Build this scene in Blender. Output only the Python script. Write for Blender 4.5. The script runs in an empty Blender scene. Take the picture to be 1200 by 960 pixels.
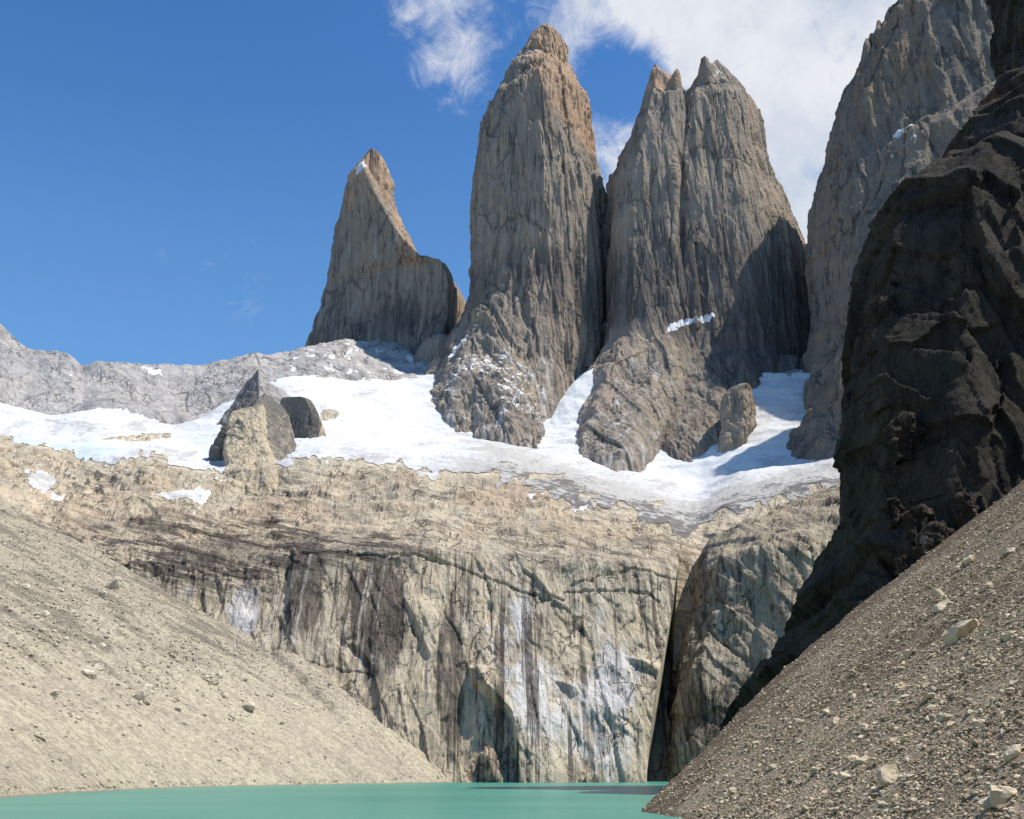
import bpy, math, random
import numpy as np
R = math.radians
rng = np.random.default_rng(7)
random.seed(7)
sc = bpy.context.scene
COL = sc.collection

# ------------------------------------------------------------------ camera
F, HOR, CAMZ = 1287.0, 905.0, 6.0
TH = math.atan((HOR - 480) / F)
cam = bpy.data.cameras.new('camera'); co = bpy.data.objects.new('camera', cam); COL.objects.link(co)
cam.sensor_width = 36; cam.lens = 36 * F / 1200; cam.clip_start = .5; cam.clip_end = 20000
co.location = (0, 0, CAMZ); co.rotation_euler = (math.pi / 2 + TH, 0, 0)
sc.camera = co
# ------------------------------------------------------------------ light
SUN_EL, SUN_AZ = 60.0, 104.0            # azimuth from the view direction towards the right
sd = (math.cos(R(SUN_EL)) * math.sin(R(SUN_AZ)), math.cos(R(SUN_EL)) * math.cos(R(SUN_AZ)), math.sin(R(SUN_EL)))
sl = bpy.data.lights.new('sun', 'SUN'); so = bpy.data.objects.new('sun', sl); COL.objects.link(so)
sl.energy = 5.0; sl.angle = R(.5); sl.color = (1, .94, .84)
from mathutils import Vector
so.rotation_euler = Vector(sd).to_track_quat('Z', 'Y').to_euler(); so.location = (300, -100, 600)
sc.view_settings.view_transform = 'Standard'; sc.view_settings.look = 'None'
sc.view_settings.exposure = 0.12; sc.view_settings.gamma = 1

def raydir(px, py):
    u = (np.asarray(px, float) - 600) / F; v = (480 - np.asarray(py, float)) / F
    dy = math.cos(TH) - v * math.sin(TH); dz = math.sin(TH) + v * math.cos(TH)
    return u / dy, dz / dy

class NT:
    def __init__(s, nt): s.nt = nt; nt.nodes.clear()
    def n(s, typ, ins=None, **kw):
        nd = s.nt.nodes.new(typ)
        for k, v in kw.items(): setattr(nd, k, v)
        for k, v in (ins or {}).items():
            if hasattr(v, 'is_linked'): s.nt.links.new(v, nd.inputs[k])
            else: nd.inputs[k].default_value = v
        return nd
    def math(s, op, a, b=0., clamp=False):
        nd = s.n('ShaderNodeMath', {0: a, 1: b}, operation=op); nd.use_clamp = clamp; return nd.outputs[0]
    def vm(s, op, a, b=None):
        d = {0: a}
        if b is not None: d[1] = b
        nd = s.n('ShaderNodeVectorMath', d, operation=op)
        return nd.outputs['Value'] if op in ('DOT_PRODUCT', 'DISTANCE', 'LENGTH') else nd.outputs['Vector']
    def ramp(s, x, lo, hi, a=0., b=1.):
        nd = s.n('ShaderNodeMapRange', {'Value': x, 'From Min': lo, 'From Max': hi, 'To Min': a, 'To Max': b}, interpolation_type='SMOOTHSTEP')
        return nd.outputs['Result']
    def mix(s, f, a, b, mode='MIX'):
        nd = s.n('ShaderNodeMix', data_type='RGBA', blend_type=mode)
        for i, v in ((0, f), (6, a), (7, b)):
            if hasattr(v, 'is_linked'): s.nt.links.new(v, nd.inputs[i])
            else: nd.inputs[i].default_value = v if i == 0 or len(v) == 4 else (*v, 1)
        return nd.outputs[2]
    def noise(s, vec, scale, det=6, rough=.6, dist=0., typ='FBM'):
        nd = s.n('ShaderNodeTexNoise', {'Vector': vec, 'Scale': scale, 'Detail': det, 'Roughness': rough, 'Distortion': dist}, noise_type=typ)
        return nd.outputs[0]
    def scalev(s, vec, k):
        return s.vm('MULTIPLY', vec, k)

# ------------------------------------------------------------------ sky with clouds
w = bpy.data.worlds.new('World'); sc.world = w; w.use_nodes = True
t = NT(w.node_tree)
sky = t.n('ShaderNodeTexSky', sky_type='NISHITA')
sky.sun_disc = False; sky.sun_elevation = R(SUN_EL); sky.sun_rotation = R(SUN_AZ)
sky.altitude = 600; sky.air_density = 1.0; sky.dust_density = 1.0; sky.ozone_density = 2.2
skc = t.mix(1.0, sky.outputs[0], (.60, 1.13, 1.60), 'MULTIPLY')
tc = t.n('ShaderNodeTexCoord').outputs['Generated']
dz_ = t.n('ShaderNodeSeparateXYZ', {0: tc}).outputs[2]
skc = t.mix(t.math('MULTIPLY', t.ramp(dz_, .62, .28), .25), skc, (3.0, 5.6, 8.4))
def blob(px, py, r0, r1, k=1.0):
    a, b = raydir(px, py); d = Vector((a, 1, b)).normalized()
    ds = t.vm('DISTANCE', tc, tuple(d))
    return t.math('MULTIPLY', t.ramp(ds, r1 / F, r0 / F), k)
cov = blob(880, 130, 100, 270, 1.0)
for bb in ((800, -20, 60, 260, 1.), (960, -60, 60, 300, 1.), (880, 260, 70, 170, 1.05), (705, 150, 5, 75, .75), (700, 10, 10, 90, .4), (720, 120, 10, 60, .4), (760, 60, 20, 110, .3),
           (540, 60, 5, 95, .62), (545, 120, 5, 45, .2), (515, -10, 5, 110, .6), (640, 20, 5, 110, .42), (290, 370, 10, 110, .16), (300, 330, 20, 220, .1), (1100, 0, 80, 300, 1.)):
    cov = t.math('MAXIMUM', cov, blob(*bb))
cov = t.math('SUBTRACT', cov, blob(735, 100, 5, 85, .85)); cov = t.math('MAXIMUM', cov, 0.)
n1 = t.noise(t.vm('MULTIPLY', tc, (1, 1, .8)), 7.0, 9, .62, .6)
n2 = t.noise(tc, 26., 10, .72, 1.2)
nn = t.math('ADD', t.math('MULTIPLY', n1, .55), t.math('MULTIPLY', n2, .45))
dens = t.math('ADD', cov, t.math('MULTIPLY', t.math('SUBTRACT', nn, .5), 2.6))
mask = t.ramp(dens, .2, 1.0)
mask = t.math('MULTIPLY', mask, t.ramp(cov, 0, .12))
cshade = t.noise(t.vm('ADD', tc, (.01, 0, -.02)), 6., 8, .6)
ccol = t.mix(t.ramp(cshade, .38, .62), (5.8, 6.4, 7.2), (8.0, 8.1, 8.4))
col = t.mix(t.math('MULTIPLY', mask, .93), skc, ccol)
bg = t.n('ShaderNodeBackground', {'Color': col, 'Strength': .100})
t.n('ShaderNodeOutputWorld', {'Surface': bg.outputs[0]})

# ------------------------------------------------------------------ numpy noise
_p = rng.permutation(256).astype(np.int32); _p = np.concatenate([_p, _p, _p])
_g = rng.normal(size=(256, 3)).astype(np.float32); _g /= np.linalg.norm(_g, axis=1, keepdims=True)
def perlin(P):
    P = np.asarray(P, np.float32); fl = np.floor(P); i = fl.astype(np.int32) & 255; f = P - fl
    u = f * f * f * (f * (f * 6 - 15) + 10); out = 0
    A = {}
    for a in (0, 1):
        ha = _p[i[..., 0] + a]; wx = u[..., 0] if a else 1 - u[..., 0]
        for b in (0, 1):
            hb = _p[ha + i[..., 1] + b]; wy = u[..., 1] if b else 1 - u[..., 1]
            for c in (0, 1):
                g = _g[_p[hb + i[..., 2] + c] & 255]; wz = u[..., 2] if c else 1 - u[..., 2]
                out = out + wx * wy * wz * (g[..., 0] * (f[..., 0] - a) + g[..., 1] * (f[..., 1] - b) + g[..., 2] * (f[..., 2] - c))
    return out * 1.5
def fbm(P, s, o=4, gain=.5, seed=0, ridged=False):
    Q = P / np.asarray(s, float) + seed * 17.31; a = 1.; tot = 0; nrm = 0
    for k in range(o):
        n = perlin(Q)
        if ridged: n = 1 - 2 * np.abs(n)
        tot = tot + a * n; nrm += a; a *= gain; Q = Q * 2.03 + 5.7
    return tot / nrm
def terrace(x, n, sharp=.15):
    y = x * n; k = np.floor(y); f = y - k
    return (k + np.clip((f - (1 - sharp)) / sharp, 0, 1) + f * .12) / n
_r2 = rng.random((256, 256, 5)).astype(np.float32)
def facet(G, w, h, seed=0, tilt=1.2, u=None, v=None):
    """flat tilted plates with sharp edges, -1..1"""
    x = (G[..., 0] + .55 * G[..., 1]) / w if u is None else u / w; z = (G[..., 2] if v is None else v) / h
    q = np.stack([x * .9, z * .9, 0 * x + seed * 3.7], -1); x = x + .35 * fbm(q, 1, 2, .5, 3); z = z + .35 * fbm(q, 1, 2, .5, 4)
    ix = np.floor(x).astype(int); iz = np.floor(z).astype(int); best = np.full(x.shape, 1e9); out = np.zeros(x.shape)
    for di in (-1, 0, 1):
        for dj in (-1, 0, 1):
            r = _r2[(ix + di + seed * 13) & 255, (iz + dj + seed * 29) & 255]
            cx = ix + di + r[..., 0]; cz = iz + dj + r[..., 1]; dd = (x - cx) ** 2 + (z - cz) ** 2
            val = r[..., 2] * 1.2 - .6 + tilt * ((r[..., 3] - .5) * (x - cx) + (r[..., 4] - .5) * .6 * (z - cz))
            m = dd < best; best = np.where(m, dd, best); out = np.where(m, val, out)
    return out
def sstep(x, a, b):
    q = np.clip((x - a) / (b - a), 0, 1); return q * q * (3 - 2 * q)
def smooth(A, k, axis=0):
    if k < 1: return A
    ker = np.hanning(2 * k + 3)[1:-1]; ker /= ker.sum()
    pad = [(0, 0)] * A.ndim; pad[axis] = (k, k)
    B = np.pad(A, pad, mode='edge')
    return np.apply_along_axis(lambda v: np.convolve(v, ker, 'valid'), axis, B)
def gridnormals(V, wrap=False):
    du = np.empty_like(V)
    if wrap: du = np.roll(V, -1, 1) - np.roll(V, 1, 1)
    else: du = np.gradient(V, axis=1)
    dv = np.gradient(V, axis=0)
    N = np.cross(du, dv); N /= np.linalg.norm(N, axis=-1, keepdims=True) + 1e-9
    return N

# ------------------------------------------------------------------ mesh making
def mesh_obj(name, V, faces, mat, attrs=None, smooth_shade=True, kind=None, label=None, parent=None, cat=None, group=None):
    V = np.asarray(V, np.float32).reshape(-1, 3); faces = np.asarray(faces, np.int32)
    used = np.zeros(len(V), bool); used[faces.ravel()] = True
    remap = np.cumsum(used) - 1
    V = V[used]; faces = remap[faces].astype(np.int32)
    me = bpy.data.meshes.new(name); k = faces.shape[1]
    me.vertices.add(len(V)); me.vertices.foreach_set('co', V.ravel())
    me.loops.add(faces.size); me.loops.foreach_set('vertex_index', faces.ravel())
    me.polygons.add(len(faces)); me.polygons.foreach_set('loop_start', np.arange(0, faces.size, k, dtype=np.int32))
    me.polygons.foreach_set('loop_total', np.full(len(faces), k, np.int32))
    me.polygons.foreach_set('use_smooth', np.full(len(faces), smooth_shade, bool))
    for an, av in (attrs or {}).items():
        at = me.attributes.new(an, 'FLOAT', 'POINT'); at.data.foreach_set('value', np.asarray(av, np.float32).ravel()[used])
    me.update(); me.validate()
    me.materials.append(mat)
    o = bpy.data.objects.new(name, me); COL.objects.link(o)
    for k_, v_ in (('kind', kind), ('label', label), ('category', cat), ('group', group)):
        if v_: o[k_] = v_
    if parent: o.parent = parent
    return o
def gridfaces(nv, nu, wrap=False, off=0, flip=False):
    I = np.arange(nv * nu).reshape(nv, nu) + off
    if wrap: J = np.roll(I, -1, 1)[:-1]; f = np.stack([I[:-1], J, np.roll(I, -1, 1)[1:], I[1:]], -1)
    else: f = np.stack([I[:-1, :-1], I[:-1, 1:], I[1:, 1:], I[1:, :-1]], -1)
    f = f.reshape(-1, 4)
    return f[:, ::-1] if flip else f

# ------------------------------------------------------------------ materials
def rock_mat(name, c1, c2, c3, drips=0., big=.012, streak=.02, stretch=8., bump=1.5, bscale=.12, snowtop=None, crack=.5, orange=None, dirt_shade=(.06, .05, .045)):
    """c1/c2 broad colour patches, c3 fine darker grain; attributes: stain (dark wash, and painted shade on the towers), pale (mineral wash, and painted sunlit tone on tower feet), tint, snow"""
    m = bpy.data.materials.new(name); m.use_nodes = True; t = NT(m.node_tree)
    P = t.n('ShaderNodeTexCoord').outputs['Object']
    ysq = .35 if drips else 1.
    PV = t.scalev(P, (1, ysq, 1 / stretch))
    a = t.noise(P, big, 8, .62, .4)
    b = t.noise(PV, streak * 3, 9, .66, .3)
    c = t.noise(P, bscale * 1.4, 8, .7)
    col = t.mix(t.ramp(a, .38, .62), c1, c2)
    col = t.mix(t.math('MULTIPLY', t.ramp(b, .46, .66), .75), col, c3)
    col = t.mix(t.math('MULTIPLY', t.ramp(c, .3, .75, .0, 1.), .55), col, t.mix(1., col, (1.45, 1.42, 1.38), 'MULTIPLY'))
    at = lambda n: t.n('ShaderNodeAttribute', attribute_name=n).outputs['Fac']
    # mineral wash, dark water stains; on the towers painted shade and sunlit tone
    fine = t.noise(PV, bscale * 1.2, 8, .7)
    fn = t.math('MULTIPLY', t.math('SUBTRACT', fine, .5), 1.5)
    ti = t.ramp(t.math('ADD', at('tint'), fn), .15, .75)
    col = t.mix(t.math('MULTIPLY', ti, .85), col, orange or (.42, .26, .15))
    st = t.ramp(t.math('ADD', at('stain_shade'), fn), .2, .72)
    col = t.mix(t.math('MULTIPLY', st, .85), col, dirt_shade)  # on the towers this dark colour lays in painted shade
    pa = t.ramp(t.math('ADD', at('pale'), t.math('MULTIPLY', fn, 1.3)), .28, .7)
    col = t.mix(t.math('MULTIPLY', pa, .9), col, (.72, .69, .66))
    if drips:
        PD = t.scalev(P, (1, .03, .045)); dm = t.ramp(t.noise(t.scalev(P, (1, 1, .35)), .022, 5, .6), .40, .58)
        d1 = t.noise(PD, .13, 5, .6, .25); d2 = t.noise(t.vm('ADD', PD, (50., 9., 3.)), .30, 4, .6, .2)
        sx0 = at('steep')
        k1 = t.math('MULTIPLY', t.math('MULTIPLY', t.ramp(d1, .535, .60), dm), sx0)
        k2 = t.math('MULTIPLY', t.math('MULTIPLY', t.ramp(d2, .56, .62), t.ramp(at('stain_shade'), 0, .5, .4, 1.)), sx0)
        col = t.mix(t.math('MULTIPLY', t.math('MAXIMUM', k1, k2), drips), col, (.085, .068, .058))
        k3 = t.math('MULTIPLY', t.ramp(t.noise(t.vm('ADD', PD, (9., 70., 1.)), .2, 4, .6, .2), .60, .66), sx0)
        col = t.mix(t.math('MULTIPLY', k3, .6), col, (.66, .60, .52))
    # layered, blocky bands
    sx_ = t.n('ShaderNodeSeparateXYZ', {0: P}); zz = t.math('ADD', sx_.outputs[2], t.math('MULTIPLY', sx_.outputs[0], .22))
    lv = t.n('ShaderNodeCombineXYZ', {0: t.math('MULTIPLY', sx_.outputs[0], .16), 1: t.math('MULTIPLY', sx_.outputs[1], .16), 2: zz}).outputs[0]
    ly = t.noise(lv, .14, 7, .62, .5); la = at('layer')
    col = t.mix(t.math('MULTIPLY', t.math('MULTIPLY', t.ramp(ly, .50, .545), la), .85), col, (.115, .095, .085))
    col = t.mix(t.math('MULTIPLY', t.math('MULTIPLY', t.ramp(ly, .43, .38), la), .5), col, (.56, .47, .35))
    # cracks
    warp = t.noise(P, bscale * .5, 4, .6)
    pw = t.vm('ADD', t.scalev(P, (1, 1, .45)), t.n('ShaderNodeCombineXYZ', {0: t.math('MULTIPLY', warp, 30.), 1: t.math('MULTIPLY', warp, 12.), 2: t.math('MULTIPLY', warp, 22.)}).outputs[0])
    vo = t.n('ShaderNodeTexVoronoi', {'Vector': pw, 'Scale': bscale * .35}, feature='DISTANCE_TO_EDGE').outputs['Distance']
    gate = t.ramp(t.noise(P, bscale * .2, 5, .6), .46, .6)
    ck = t.math('MULTIPLY', t.ramp(vo, .05, .0), gate)
    col = t.mix(t.math('MULTIPLY', ck, crack), col, dirt_shade)
    for k_, (sx, wd, am) in enumerate(((bscale * .45, .012, .8), (bscale * 1.1, .016, .6))):
        ln = t.noise(t.vm('ADD', t.scalev(P, (1, ysq, .6 / stretch)), (31. * k_, 7., 3.)), sx, 3, .55, .3)
        lk = t.math('MULTIPLY', t.ramp(t.math('ABSOLUTE', t.math('SUBTRACT', ln, .5)), wd, 0.), t.ramp(t.noise(P, bscale * .35, 4, .6), .42 + .04 * k_, .58))
        col = t.mix(t.math('MULTIPLY', lk, am), col, dirt_shade); ck = t.math('MAXIMUM', ck, t.math('MULTIPLY', lk, .8))
    # snow
    geo = t.n('ShaderNodeNewGeometry')
    nz = t.n('ShaderNodeSeparateXYZ', {0: geo.outputs['Normal']}).outputs[2]
    sf = t.math('ADD', at('snow'), fn)
    s1 = t.ramp(sf, .45, .62)
    rough = .92
    col = t.mix(s1, col, (.78, .78, .785))
    hb = t.noise(PV, bscale, 10, .68)
    hb2 = t.noise(P, bscale * 5, 6, .7)
    hb = t.math('ADD', hb, t.math('MULTIPLY', t.math('MULTIPLY', ly, la), 2.5))
    h = t.math('ADD', t.math('MULTIPLY', hb, 3.), t.math('MULTIPLY', hb2, .6))
    h = t.math('SUBTRACT', h, t.math('MULTIPLY', ck, .8))
    bp = t.n('ShaderNodeBump', {'Height': h, 'Distance': bump, 'Strength': t.ramp(s1, 0, 1, 1., .25)})
    bs = t.n('ShaderNodeBsdfPrincipled', {'Base Color': col, 'Roughness': rough, 'Normal': bp.outputs[0]})
    bs.inputs['Specular IOR Level'].default_value = .15
    t.n('ShaderNodeOutputMaterial', {'Surface': bs.outputs[0]})
    return m

def ice_mat():
    m = bpy.data.materials.new('glacier_ice'); m.use_nodes = True; t = NT(m.node_tree)
    P = t.n('ShaderNodeTexCoord').outputs['Object']
    at = lambda n: t.n('ShaderNodeAttribute', attribute_name=n).outputs['Fac']
    f1 = t.noise(t.scalev(P, (.5, 1, 2.)), .03, 10, .7, .8); f2 = t.noise(P, .15, 8, .7)
    fn = t.math('MULTIPLY', t.math('SUBTRACT', t.math('ADD', t.math('MULTIPLY', f1, .5), t.math('MULTIPLY', f2, .5)), .5), 4.)
    d = t.ramp(t.math('ADD', at('dirt_shade'), fn), .15, 1.0)
    col = t.mix(t.math('MULTIPLY', d, .8), (.68, .68, .675), (.43, .395, .345))
    d2 = t.ramp(t.math('ADD', at('dirt_shade'), t.math('MULTIPLY', fn, 1.3)), 1.25, 1.7)
    col = t.mix(d2, col, (.17, .15, .135))
    bl = t.ramp(t.math('ADD', at('blue'), fn), .4, .9)
    col = t.mix(t.math('MULTIPLY', bl, .7), col, (.50, .68, .74))
    h = t.math('ADD', t.noise(P, .08, 8, .65), t.math('MULTIPLY', f2, t.ramp(at('dirt_shade'), 0, 1, .15, 1.4)))
    bp = t.n('ShaderNodeBump', {'Height': h, 'Distance': 2.0, 'Strength': .8})
    bs = t.n('ShaderNodeBsdfPrincipled', {'Base Color': col, 'Roughness': .7, 'Normal': bp.outputs[0]})
    bs.inputs['Specular IOR Level'].default_value = .2
    t.n('ShaderNodeOutputMaterial', {'Surface': bs.outputs[0]})
    return m

def scree_mat(name, c1, c2, dk, fs, bump, wet=.5):
    m = bpy.data.materials.new(name); m.use_nodes = True; t = NT(m.node_tree)
    P = t.n('ShaderNodeTexCoord').outputs['Object']
    at = lambda n: t.n('ShaderNodeAttribute', attribute_name=n).outputs['Fac']
    a = t.noise(P, .02, 8, .6, .5)
    v = t.n('ShaderNodeTexVoronoi', {'Vector': P, 'Scale': fs}); v2 = t.n('ShaderNodeTexVoronoi', {'Vector': P, 'Scale': fs * 3.1})
    r1 = t.n('ShaderNodeSeparateColor', {0: v.outputs['Color']}).outputs[0]; r2 = t.n('ShaderNodeSeparateColor', {0: v2.outputs['Color']}).outputs[1]
    g = t.noise(P, fs * .6, 8, .75)
    col = t.mix(t.ramp(t.math('ADD', a, t.math('MULTIPLY', at('band'), .5)), .35, .7), c1, c2)
    k = t.math('ADD', t.math('MULTIPLY', r1, .5), t.math('MULTIPLY', r2, .5))
    col = t.mix(1., col, t.n('ShaderNodeCombineColor', {0: t.ramp(k, 0, 1, .72, 1.3), 1: t.ramp(k, 0, 1, .72, 1.3), 2: t.ramp(k, 0, 1, .73, 1.28)}).outputs[0], 'MULTIPLY')
    col = t.mix(t.math('MULTIPLY', t.ramp(g, .56, .72), .6), col, dk)
    col = t.mix(t.math('MULTIPLY', t.ramp(t.math('ADD', at('stain_shade'), t.math('MULTIPLY', t.math('SUBTRACT', g, .5), 2.)), .25, .8), .8), col, dk)
    pz = t.n('ShaderNodeSeparateXYZ', {0: P}).outputs[2]
    col = t.mix(t.math('MULTIPLY', t.ramp(t.math('ADD', pz, t.math('MULTIPLY', g, .6)), wet + .5, wet), .6), col, dk)
    h = t.math('ADD', t.math('MULTIPLY', v.outputs['Distance'], -.7), t.math('MULTIPLY', g, 1.5))
    bp = t.n('ShaderNodeBump', {'Height': h, 'Distance': bump, 'Strength': 1.})
    bs = t.n('ShaderNodeBsdfPrincipled', {'Base Color': col, 'Roughness': .95, 'Normal': bp.outputs[0]})
    bs.inputs['Specular IOR Level'].default_value = .1
    t.n('ShaderNodeOutputMaterial', {'Surface': bs.outputs[0]})
    return m

M_wall = rock_mat('headwall_rock', (.61, .51, .365), (.52, .45, .34), (.33, .27, .20), drips=.85, big=.018, streak=.03, stretch=7, bump=1.6, bscale=.16, crack=.8, orange=(.54, .41, .28), dirt_shade=(.10, .085, .075))
M_butt = rock_mat('buttress_rock', (.50, .415, .295), (.39, .335, .25), (.20, .17, .13), drips=.8, big=.02, streak=.04, stretch=6, bump=1.8, bscale=.16, crack=.8, dirt_shade=(.07, .06, .055))
M_tower = rock_mat('tower_granite', (.385, .31, .235), (.32, .27, .215), (.235, .20, .165), big=.006, streak=.012, stretch=9, bump=3.5, bscale=.05, crack=.6, orange=(.56, .37, .235), dirt_shade=(.11, .10, .095))
M_ridge = rock_mat('ridge_rock', (.50, .46, .425), (.42, .395, .375), (.29, .27, .255), big=.008, streak=.015, stretch=2.5, bump=3., bscale=.06, crack=.5, dirt_shade=(.12, .105, .095))
M_right = rock_mat('grey_granite', (.305, .245, .185), (.25, .215, .175), (.165, .145, .12), big=.006, streak=.012, stretch=6, bump=4., bscale=.05, crack=.8, dirt_shade=(.08, .078, .08))
M_cliff = rock_mat('dark_cliff_rock', (.078, .070, .054), (.052, .048, .038), (.024, .023, .020), big=.03, streak=.06, stretch=2.5, bump=1.2, bscale=.25, crack=.3, orange=(.14, .075, .05), dirt_shade=(.025, .022, .02))
M_horn = rock_mat('horn_rock', (.60, .49, .33), (.53, .44, .31), (.38, .32, .24), big=.02, streak=.04, stretch=4, bump=1.5, bscale=.15, crack=.4, dirt_shade=(.13, .125, .12))
M_ice = ice_mat()
M_lscree = scree_mat('pale_scree', (.45, .39, .285), (.38, .325, .245), (.20, .17, .13), .45, .8)
M_rscree = scree_mat('brown_scree', (.40, .33, .24), (.16, .12, .085), (.10, .08, .055), 1.6, .35)

# ------------------------------------------------------------------ builders
def icurve(x, pts):
    a = np.array(pts, float); return np.interp(x, a[:, 0], a[:, 1])

def loft(rows, Yc, b, poly, nz, na, poly2=None, jag=0., seed=0, center=None, wscale=True):
    """horizontal sections between a left and a right edge; rows (py, left, right) top to bottom; Yc and b numbers or lists of (py, value)"""
    rows = np.array(rows, float); py = np.linspace(rows[0, 0], rows[-1, 0], nz)[::-1]
    L = np.interp(py, rows[:, 0], rows[:, 1]); Rr = np.interp(py, rows[:, 0], rows[:, 2])
    if jag:
        q = np.stack([py * 0, py * 0, py], -1)
        L = L + fbm(q, (1, 1, 9), 4, .6, seed + 3) * jag; Rr = Rr + fbm(q, (1, 1, 9), 4, .6, seed + 9) * jag
    yc = icurve(py, Yc) if isinstance(Yc, list) else np.full(nz, float(Yc))
    bb = icurve(py, b) if isinstance(b, list) else np.full(nz, float(b))
    def resample(pl):
        pl = np.array(pl + [pl[0]], float); seg = np.hypot(*(np.diff(pl, axis=0).T)); s = np.r_[0, np.cumsum(seg)]
        # front part gets most samples
        tt = np.linspace(0, s[-1], 2001)[:-1]; X = np.interp(tt, s, pl[:, 0]); V = np.interp(tt, s, pl[:, 1])
        wgt = np.where(V < .35, 1., .15); cw = np.r_[0, np.cumsum(wgt)]; cw /= cw[-1]
        ti = np.interp(np.arange(na) / na, cw, np.r_[tt, s[-1]])
        return np.interp(ti, s, pl[:, 0]), np.interp(ti, s, pl[:, 1])
    u0, v0 = resample(poly)
    u1, v1 = resample(poly2) if poly2 else (u0, v0)
    f = np.linspace(1, 0, nz)[:, None]          # 1 at the bottom
    U = u0 * (1 - f) + u1 * f; V = v0 * (1 - f) + v1 * f
    mid = ((L + Rr) / 2)[:, None]; hw = ((Rr - L) / 2)[:, None]
    PX = mid + U * hw
    if center is not None:
        c = icurve(py, center)[:, None]; PX = c + np.where(U > 0, U * (Rr[:, None] - c), U * (c - L[:, None]))
    k_ = np.clip((Rr - L) / (.7 * max(1, np.median(Rr - L))), .1, 1.) if wscale else np.ones(nz)
    Y = yc[:, None] + V * (bb * k_)[:, None]
    A, _ = raydir(PX, py[:, None]); _, B = raydir(600, py)
    Z = CAMZ + B * yc
    G = np.stack([A * Y, Y, np.repeat(Z[:, None], na, 1)], -1)
    return G, PX, np.repeat(py[:, None], na, 1)

def rockdisp(G, wrap, big, mid, fine, ribs, sz=1., seed=0, terr=0., vst=6., top=None, fac=0., fst=5.):
    """push the surface along its normals with stretched, terraced and ridged noise"""
    N = gridnormals(G, wrap)
    d = big * fbm(G, (90 * sz, 90 * sz, 200 * sz), 3, .5, seed)
    ws = (60 * sz, 60 * sz, 60 * sz * max(1, vst * .5))
    wv = G + 12 * sz * np.stack([fbm(G, ws, 2, .5, seed + 31), fbm(G, ws, 2, .5, seed + 32), 0 * G[..., 0]], -1)
    if ribs: d = d + ribs * fbm(wv, (26 * sz, 26 * sz, 26 * sz * vst), 5, .55, seed + 1, True)
    if terr: d = d + terr * terrace(fbm(wv, (48 * sz, 48 * sz, 48 * sz * vst * .6), 3, .5, seed + 2), 5, .12) + terr * .5 * terrace(fbm(wv, (17 * sz, 17 * sz, 17 * sz * vst * .8), 3, .5, seed + 12), 4, .15)
    d = d + mid * fbm(G, (22 * sz, 22 * sz, 30 * sz), 4, .55, seed + 4) + fine * fbm(G, (6 * sz, 6 * sz, 9 * sz), 3, .6, seed + 5, True)
    if fac: d = d + fac * (facet(G, 30 * sz, 30 * sz * fst, seed + 3) * .6 + facet(G, 11 * sz, 11 * sz * fst, seed + 5) * .4)
    return G + N * d[..., None] * (1 if top is None else top[..., None]), N

def join(parts):
    V, Fc, off, at = [], [], 0, {}
    for G, wrap, attrs in parts:
        nv, nu = G.shape[:2]; V.append(G.reshape(-1, 3)); Fc.append(gridfaces(nv, nu, wrap, off)); off += nv * nu
        for k in ('tint', 'stain_shade', 'pale', 'snow', 'steep'):
            a = attrs.get(k, 0.); at.setdefault(k, []).append(np.broadcast_to(a, (nv, nu)).ravel())
    return np.concatenate(V), np.concatenate(Fc), {k: np.concatenate(v) for k, v in at.items()}

def ell(PX, PY, cx, cy, rx, ry, soft=.35):
    return 1 - sstep(np.hypot((PX - cx) / rx, (PY - cy) / ry), 1 - soft, 1 + soft)
def seg(PX, PY, pts, wd):
    """1 on a polyline, fading to 0 at wd"""
    q_ = np.stack([PX / 9., PY / 9., 0 * PX], -1); PY = PY + .45 * wd * fbm(q_, 1, 3, .6, 88) * 2; PX = PX + .3 * wd * fbm(q_, 1, 3, .6, 89) * 2
    D = np.full(PX.shape, 1e9)
    for (x0, y0), (x1, y1) in zip(pts[:-1], pts[1:]):
        dx, dy = x1 - x0, y1 - y0; q = np.clip(((PX - x0) * dx + (PY - y0) * dy) / (dx * dx + dy * dy), 0, 1)
        D = np.minimum(D, np.hypot(PX - x0 - q * dx, PY - y0 - q * dy))
    return 1 - sstep(D / wd, .3, 1.)

def ledges(G, wrap, lo=.55, hi=.8):
    N = gridnormals(G, wrap); return sstep(np.abs(N[..., 2]), lo, hi)

# ------------------------------------------------------------------ the three towers and the right-hand wall
S = 'structure'
def tower_part(rows, Yc, b, poly, nz, na, seed, poly2=None, big=10, mid=.8, fine=.4, ribs=2.5, terr=11, jag=2., vst=12., snow=None, tint=None, stain_shade=None, pale=None, sz=1., center=None, wscale=True, fac=None):
    G, PX, PY = loft(rows, Yc, b, poly, nz, na, poly2, jag=jag, seed=seed, center=center, wscale=wscale)
    topk = np.clip((PY - rows[0][0] + 3) / 30., .25, 1)
    G, _ = rockdisp(G, True, big, mid, fine, ribs, seed=seed, terr=terr, vst=vst, sz=sz, top=topk, fac=(terr * .6 if fac is None else fac), fst=max(1.5, vst * .7))
    at = {}
    lg = ledges(G, True)
    at['snow'] = (snow(PX, PY, lg) if snow else 0.) - .0
    at['tint'] = tint(PX, PY) if tint else 0.
    at['stain_shade'] = stain_shade(PX, PY) if stain_shade else 0.
    at['pale'] = pale(PX, PY) if pale else 0.
    return G, True, at
LEFTISH = [(-1, .25), (-.8, -.35), (-.1, -.85), (.45, -1), (.8, -.55), (1, .05), (.7, .9), (-.7, .9)]
FRONT = [(-1, .2), (-.9, -.45), (-.55, -.85), (.1, -1), (.5, -.92), (.85, -.55), (1, .1), (.7, .9), (-.7, .9)]

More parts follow.
